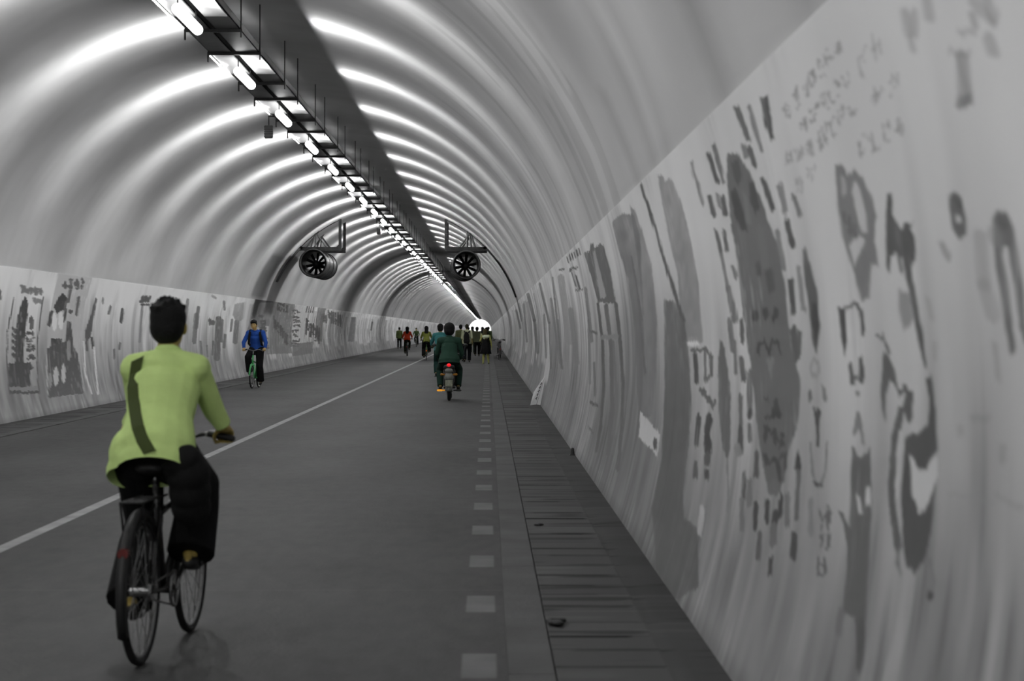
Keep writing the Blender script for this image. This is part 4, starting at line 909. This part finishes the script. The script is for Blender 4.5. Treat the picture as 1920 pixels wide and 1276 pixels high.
def ride(**kw):
    J = dict(pelvis=(0, -.17, .95), chest=(0, .03, 1.24), neck=(0, .10, 1.40), head=(0, .13, 1.545), shL=(-.165, .07, 1.34), shR=(.165, .07, 1.34), elL=(-.26, .20, 1.12), elR=(.26, .20, 1.12),
             wrL=(-.26, .215, 1.035), wrR=(.26, .215, 1.035), gripL=(-.25, .30, .985), gripR=(.25, .30, .985), hipL=(-.085, -.13, .90), hipR=(.085, -.13, .90),
             knR=(.13, .27, .78), anR=(.12, .07, .44), toR=(.12, .20, .40), knL=(-.13, .15, .57), anL=(-.12, -.12, .23), toL=(-.12, .0, .16))
    J.update({k: V(v) for k, v in kw.items()}); return J
def walk(p=0.0, h=1.7, **kw):
    k = h / 1.7
    J = dict(pelvis=(0, 0, .93), chest=(0, .01, 1.24), neck=(0, .01, 1.43), head=(0, .03, 1.575), shL=(-.175, 0, 1.37), shR=(.175, 0, 1.37), elL=(-.22, -.04 + p * .1, 1.09), elR=(.22, -.04 - p * .1, 1.09),
             wrL=(-.235, .06 + p * .16, .85), wrR=(.235, .06 - p * .16, .85), hipL=(-.09, 0, .90), hipR=(.09, 0, .90), knR=(.10, .05 + p * .13, .49), anR=(.10, p * .22, .085), toR=(.11, .13 + p * .22, .035),
             knL=(-.10, .06 - p * .08, .49), anL=(-.10, -p * .25, .10 + abs(p) * .03), toL=(-.11, .12 - p * .24, .035))
    J.update(kw); return {a: V(b) * k for a, b in J.items()}

BLACK = (.008, .008, .008)
# ---- 1. foreground rider in green on a dark bicycle
hd1 = -math.atan2(.076, 1.03); c1 = V((-1.555, 9.30, 0)).lerp(V((-1.479, 10.33, 0)), .44)
bicycle(c1, hd1, 'dark bicycle ridden by the person in the green shirt', (.012, .012, .012), crank=.75, bars=.90)
J1 = ride(pelvis=(.01, -.19, .95), chest=(-.005, .02, 1.22), neck=(.0, .10, 1.375), head=(-.005, .13, 1.518), shL=(-.150, .06, 1.315), shR=(.140, .07, 1.315),
          elR=(.200, .18, 1.12), elL=(-.165, .19, 1.11), wrR=(.243, .225, 1.035), wrL=(-.225, .225, 1.035), gripL=(-.235, .287, .988), gripR=(.235, .287, .988),
          knR=(.125, .25, .76), anR=(.12, .03, .44), toR=(.12, .16, .41), knL=(-.13, .16, .58), anL=(-.12, -.16, .24), toL=(-.12, -.07, .19))
person(c1, hd1, 'person in a lime green long-sleeved shirt riding away in the foreground', J1, dict(shirt=(.52, .68, .25), trousers=(.006, .006, .006), loose=.014, hem=-.02, collar=True, skin=(.35, .26, .07), tgrow=.034, flare=.045,
       hair='short', hair_grow=.0, extra=(((-.125, -.19, .93), (.085, .10, .13)), ((-.135, -.20, .85), (.085, .10, .10)), ((-.06, -.22, .92), (.12, .10, .14)))), voxel=.0075)
# strap and bag worn across the back
strap_m = mat('bag_strap', (.045, .062, .016), .8, .2); bag_m = mat('black_bag_cloth', (.006, .006, .006), .8, .2, bump=.3, bscale=20)
bag = empty('shoulder_bag', c1, hd1, 'black shoulder bag on the right hip of the green-shirted rider', 'bag')
bm = bmesh.new()
for q, r_ in (((.135, -.235, .90), (.105, .085, .085)), ((.165, -.22, .84), (.105, .09, .10)), ((.17, -.20, .76), (.10, .085, .10)), ((.17, -.18, .69), (.095, .075, .09))): ball(bm, q, 1, 22, r_)
blend('pouch', bm, bag_m, bag, .01, 5)
from mathutils.bvhtree import BVHTree
shm = [c for c in bpy.data.objects if c.name == 'shirt'][0].data
bv = BVHTree.FromPolygons([v.co for v in shm.vertices], [tuple(p.vertices) for p in shm.polygons])
pts = []
for x, z in ((-.125, 1.36), (-.13, 1.30), (-.125, 1.24), (-.11, 1.18), (-.085, 1.12), (-.055, 1.06), (-.02, 1.0), (.02, .95), (.06, .92)):
    h = bv.ray_cast(V((x, -2, z)), V((0, 1, 0)))[0]; pts.append(V((x, (h.y if h else -.3) - .010, z)))
pts = [pts[0] + V((.01, .11, .035))] + pts + [V((.10, -.315, .90))]
bm = bmesh.new()
rings = [[bm.verts.new(p + V((dx, dy, dz))) for dx, dy, dz in ((-.026, .010, -.010), (.026, .010, .010), (.026, -.004, .010), (-.026, -.004, -.010))] for p in pts]
for a, b in zip(rings, rings[1:]):
    for i in range(4): bm.faces.new((a[i], a[(i + 1) % 4], b[(i + 1) % 4], b[i]))
bm.faces.new(rings[0]); bm.faces.new(rings[-1][::-1])
obj('strap', bm, strap_m, bag)

# ---- 2. rider in blue coming towards the viewpoint on a green bicycle
fr = V((-6.04, 53.2, 0)); rr_ = V((-5.965, 54.12, 0)); c2 = rr_.lerp(fr, .44); hd2 = math.atan2(-(fr - rr_).x, (fr - rr_).y)
bicycle(c2, hd2, 'bright green bicycle ridden towards the viewpoint by the person in blue', (.05, .30, .09), wr=.29, base=.93, crank=-1.35, small=True, fork_col=(.10, .42, .16), group=None, bars=.95)
J2 = ride(pelvis=(0, -.13, 1.04), chest=(0, -.02, 1.31), neck=(0, .05, 1.475), head=(.03, .09, 1.62), shL=(-.185, .0, 1.42), shR=(.185, .0, 1.42), elL=(-.28, .08, 1.17), elR=(.30, .08, 1.17),
          wrL=(-.27, .14, 1.02), wrR=(.28, .14, 1.02), gripL=(-.265, .225, .985), gripR=(.265, .225, .985), hipL=(-.09, -.1, .98), hipR=(.09, -.1, .98),
          knR=(.15, .27, .80), anR=(.13, .12, .42), toR=(.13, .24, .39), knL=(-.12, .08, .56), anL=(-.12, -.06, .17), toL=(-.12, .06, .10))
person(c2, hd2, 'person in a blue jacket and black trousers cycling towards the viewpoint', J2, dict(shirt=(.02, .07, .30), trousers=BLACK, loose=.02, collar=True, face=True, tilt=.12, pitch=-.15, skin=(.40, .27, .10), hair='short', tgrow=.03, flare=.025), voxel=.009, scale=1.0)
bp = empty('backpack', c2, hd2, 'black backpack worn by the person in blue', 'backpack')
bm = bmesh.new(); ball(bm, (0, -.24, 1.25), 1, 18, (.15, .09, .21)); ball(bm, (0, -.30, 1.18), 1, 14, (.11, .06, .12)); blend('bag', bm, bag_m, bp, .012, 4)
for sx in (-1, 1):
    bm = bmesh.new(); pts = [(sx * .10, -.22, 1.42), (sx * .12, -.10, 1.50), (sx * .13, .03, 1.50), (sx * .135, .115, 1.40), (sx * .15, .12, 1.28), (sx * .165, .08, 1.14), (sx * .15, -.10, 1.08)]
    for a, b in zip(pts, pts[1:]): beam(bm, a, b, .055, .02)
    obj('shoulder_strap', bm, bag_m, bp)

# ---- 3. motor scooter with its rider in dark green
c3 = V((-.823, 44.0 + .45, 0)); gm = mat('scooter_grey', (.16, .17, .15), .35, .5, noise=.2, nscale=12); dk = mat('scooter_dark', (.02, .022, .02), .4, .5)
r = empty('motor_scooter', c3, 0, 'slim electric scooter with a red tail light under the dark green rider', 'scooter')
for y in (-.45, .75):
    bm = bmesh.new(); torus(bm, (0, y, .24), .13, .02, n=28, k=8); cone(bm, (-.05, y, .24), (.05, y, .24), .09, .09, 16, False, False)
    for i in range(6): a = i * 1.047; cone(bm, (0, y, .24), (0, y + .13 * math.cos(a), .24 + .13 * math.sin(a)), .014, .012, 6, False, False)
    w = obj('wheel', bm, gm, r); bm = bmesh.new(); torus(bm, (0, y, .24), .195, .045, n=32, k=10, sq=.85); obj('tyre', bm, rubber, w, True)
bm = bmesh.new(); torus(bm, (0, -.45, .26), .26, .075, n=18, k=8, a0=.25 * math.pi, a1=1.05 * math.pi, sq=1.0); obj('mudguard', bm, gm, r, True)
bm = bmesh.new(); box(bm, -.10, .10, -.35, .18, .34, .62, .05); box(bm, -.09, .09, -.60, -.38, .30, .46, .04); obj('body_panel', bm, dk, r, True)
bm = bmesh.new(); ball(bm, (0, -.62, .50), 1, 18, (.10, .15, .11)); ball(bm, (0, -.66, .64), 1, 16, (.085, .10, .06)); blend('tail_box', bm, gm, r, .01, 3)
bm = bmesh.new(); box(bm, -.085, .085, -.815, -.795, .30, .45, .02); obj('number_plate', bm, mat('dull_plate', (.25, .26, .20), .3, .6, .5, noise=.3, nscale=25), r)
bm = bmesh.new(); ball(bm, (0, -.72, .76), 1, 14, (.045, .03, .035)); obj('tail_light', bm, mat('tail_light_red', (.6, .02, .02), .3, emit=((1, .01, .02), .7)), r, True)
bm = bmesh.new(); tube(bm, [(-.09, -.2, .72), (-.09, -.66, .74), (-.04, -.72, .76), (.04, -.72, .76), (.09, -.66, .74), (.09, -.2, .72)], .010, 8); obj('grab_rail', bm, chrome, r, True)
bm = bmesh.new(); box(bm, -.12, .12, -.58, .22, .66, .75, .035); obj('seat', bm, black_p, r, True)
bm = bmesh.new(); box(bm, -.13, .13, .18, .60, .24, .29, .02); obj('footboard', bm, dk, r)
bm = bmesh.new(); box(bm, -.14, .14, .58, .64, .28, .80, .03); ball(bm, (0, .62, .82), 1, 14, (.12, .07, .10)); obj('front_shield', bm, dk, r, True)
bm = bmesh.new(); cone(bm, (0, .74, .3), (0, .58, .96), .022, .02, 10); tube(bm, [(-.31, .44, .95), (-.15, .52, .99), (0, .57, .96), (.15, .52, .99), (.31, .44, .95)], .014, 8); obj('handlebar', bm, dk, r, True)
for sx in (-1, 1):
    bm = bmesh.new(); cone(bm, (sx * .30, .5, .98), (sx * .33, .55, 1.16), .005, .005, 6); ball(bm, (sx * .34, .56, 1.17), 1, 12, (.05, .015, .035)); obj('mirror', bm, dk, r, True)
    bm = bmesh.new(); cone(bm, (sx * .1, -.38, .22), (sx * .25, -.38, .22), .012, .012, 8); box(bm, sx * .2 - .05, sx * .2 + .05, -.42, -.34, .20, .24, .008); obj('footrest', bm, dk if sx > 0 else mat('glowing_orange_reflector', (.75, .32, .02), .3, emit=((1, .4, .02), .5)), r)  # left one is an orange reflector given a glow of its own
    bm = bmesh.new(); cone(bm, (sx * .10, -.66, .56), (sx * .16, -.66, .56), .02, .025, 10); obj('indicator', bm, mat('amber_lens', (.35, .15, .01), .3), r, True)
J3 = dict(pelvis=(0, -.30, .86), chest=(0, -.25, 1.13), neck=(0, -.20, 1.34), head=(.0, -.17, 1.495), shL=(-.195, -.2, 1.27), shR=(.195, -.2, 1.27), elL=(-.265, -.08, 1.0), elR=(.265, -.08, 1.0),
          wrL=(-.22, .12, .88), wrR=(.22, .12, .88), hipL=(-.10, -.26, .84), hipR=(.10, -.26, .84), knR=(.21, .05, .66), anR=(.19, -.22, .30), toR=(.20, -.10, .24), knL=(-.21, .05, .66), anL=(-.19, -.22, .30), toL=(-.20, -.10, .24))
person(c3, 0, 'person with thick black hair in a dark green jacket riding the scooter', J3, dict(shirt=(.022, .055, .038), trousers=(.012, .030, .022), loose=.06, hem=.02, collar=True, hair='short', hair_grow=.034, tgrow=.02, skin=(.2, .15, .05), shoes=(.02, .02, .012)), voxel=.011)
# ---- 4. rider ahead in teal, half hidden
c4 = V((-1.40, 61.0, 0)); bicycle(c4, 0.0, 'dark bicycle half hidden in front of the scooter rider', (.02, .03, .03), crank=1.2, fine=False)
person(c4, 0.0, 'person in a teal shirt riding just ahead of the scooter, half hidden', ride(), dict(shirt=(.035, .15, .15), trousers=(.012, .035, .03), hair='short', hair_grow=.008, loose=.02), voxel=.015)

# ---- 5..: riders and walkers further away
c5 = V((-3.05, 103, 0)); bicycle(c5 + V((0, .0, 0)), .03, 'small-wheeled bicycle with a red rear light under the long-haired rider in black', (.10, .30, .05), wr=.27, base=.95, crank=.9, fine=False, rear_light='lit')
person(c5, .03, 'person with long black hair and a yellow-green top cycling away in black trousers', ride(), dict(shirt=(.17, .19, .04), trousers=BLACK, hair='long', hair_grow=.02, hair_len=.5, sleeve=.6, tgrow=.05, flare=.03), voxel=.016)
c6 = V((-4.62, 119, 0)); bicycle(c6, .0, 'dark bicycle under the rider in the orange-red top', (.03, .05, .02), crank=.5, fine=False)
person(c6, .0, 'person with long black hair and an orange-red top cycling on the left side', ride(), dict(shirt=(.62, .06, .02), trousers=(.015, .02, .01), hair='long', hair_grow=.02, hair_len=.2, loose=.03), voxel=.018)
c7 = V((-6.3, 183, 0)); bicycle(c7, math.pi, 'distant dark bicycle coming along the left lane', (.03, .04, .02), crank=.5, fine=False)
person(c7, math.pi, 'distant person in dark green cycling towards the viewpoint in the left lane', ride(), dict(shirt=(.05, .08, .03), trousers=BLACK, hair='short'), voxel=.02)
person(V((-6.9, 162, 0)), 0, 'person in a green shirt and black trousers walking by the left wall', walk(.5), dict(shirt=(.09, .12, .04), trousers=BLACK, hair='short'), voxel=.02)
person(V((-1.30, 99, 0)), 0, 'person in an olive shirt walking beside the white-shirted walker', walk(-.6, 1.75), dict(shirt=(.07, .08, .035), trousers=(.01, .012, .01), hair='short', loose=.04), voxel=.015)
person(V((-.97, 95.8, 0)), 0, 'person in a white shirt with a black rucksack walking away', walk(.7, 1.76), dict(shirt=(.42, .44, .30), trousers=(.007, .008, .010), hair='short', hair_col=(.02, .018, .008), sleeve=.5, loose=.05, tgrow=.03, flare=.02), voxel=.015)
r = empty('backpack', (-.97, 95.8, 0), 0, 'tall black rucksack on the back of the white-shirted walker', 'backpack')
bm = bmesh.new(); ball(bm, (-.02, -.20, 1.14), 1, 16, (.14, .10, .28)); ball(bm, (-.02, -.22, 1.0), 1, 16, (.15, .10, .2)); blend('bag', bm, bag_m, r, .02, 3)
for sx in (-1, 1):
    bm = bmesh.new(); pts = [(sx * .08, -.18, 1.36), (sx * .12, -.05, 1.46), (sx * .13, .08, 1.42), (sx * .14, .15, 1.2), (sx * .15, .0, 1.0)]
    for a, b in zip(pts, pts[1:]): beam(bm, a, b, .06, .02)
    obj('shoulder_strap', bm, bag_m, r)
c9 = V((-.10, 91.0, 0))
person(c9, .1, 'person in a short black dress with a pale scarf walking near the kerb', walk(.25, 1.52, head=(-.02, .03, 1.56), elL=(-.27, .02, 1.14), wrL=(-.22, .20, 1.28), elR=(.25, -.05, 1.10), wrR=(.29, .0, .86), anR=(.15, .05, .085), toR=(.16, .18, .035), anL=(-.13, -.04, .085), toL=(-.14, .09, .035)),
       dict(dress=(.008, .008, .008), hair='long', hair_grow=.02, hair_len=.1, hair_col=(.06, .05, .02), skin=(.30, .30, .08), yaw=-.3, shoes=(.2, .2, .08)), voxel=.013)
bm = bmesh.new()
for a, rr0 in ((0, .085), (1, .075)): torus(bm, (0, -.01, 1.24 - a * .04), .105 + a * .025, .05, 'z', 24, 8)
ball(bm, (-.02, -.12, 1.17), 1, 12, (.12, .04, .10)); o = blend('scarf', bm, mat('pale_scarf', (.55, .60, .42), .8, .2, noise=.1), None, .013, 3); o.location = c9; finish(o, 'pale scarf around the neck of the person in the black dress', 'scarf')
q = c9 + V((-.20, .20, 1.24)); bm = bmesh.new(); box(bm, -.035, .035, -.006, .006, -.05, .10, .006); o = obj('mobile_phone', bm, mat('phone_case', (.45, .45, .25), .3)); o.location = q; finish(o, 'pale phone held up by the person in the black dress', 'phone')
# far knot of people between the walkers and the exit
far = [(-.62, 118, 1.66, (.20, .22, .13), BLACK, 'short', 'distant person in a pale green top walking behind the rucksack wearer', .5),
       (-.95, 127, 1.70, (.36, .37, .27), (.02, .03, .02), 'long', 'distant person in a whitish top behind the rucksack wearer', -.5),
       (-.35, 132, 1.68, (.02, .03, .02), BLACK, 'long', 'distant dark-clothed person to the left of the black dress', .6),
       (-.08, 112, 1.62, (.03, .05, .02), (.02, .03, .02), 'long', 'person in a dark green top just beyond the black dress', -.4),
       (.02, 140, 1.70, (.05, .07, .03), BLACK, 'short', 'far walker in olive, close to the kerb', .4),
       (-.35, 150, 1.64, (.25, .28, .12), BLACK, 'short', 'far walker in a light yellow-green top', -.6),
       (-1.5, 160, 1.70, (.08, .09, .05), BLACK, 'short', 'far walker in grey-green towards the middle of the road', .5)]
for x, y, h, scol, tcol, hair, lab, ph in far:
    person(V((x, y, 0)), 0, lab, walk(ph, h), dict(shirt=scol, trousers=tcol, hair=hair, hair_grow=.015, hair_len=.2, loose=.03), voxel=.022)
# bicycles parked against the right wall in the distance
for x, y, lab in ((.55, 103, 'dark bicycle parked by the right wall beyond the black dress'), (.62, 110, 'second dark bicycle parked along the right wall, further off')):
    bicycle(V((x, y, 0)), .06, lab, (.015, .015, .015), crank=.3, fine=False, basket=True, group='bicycles parked by the right wall')
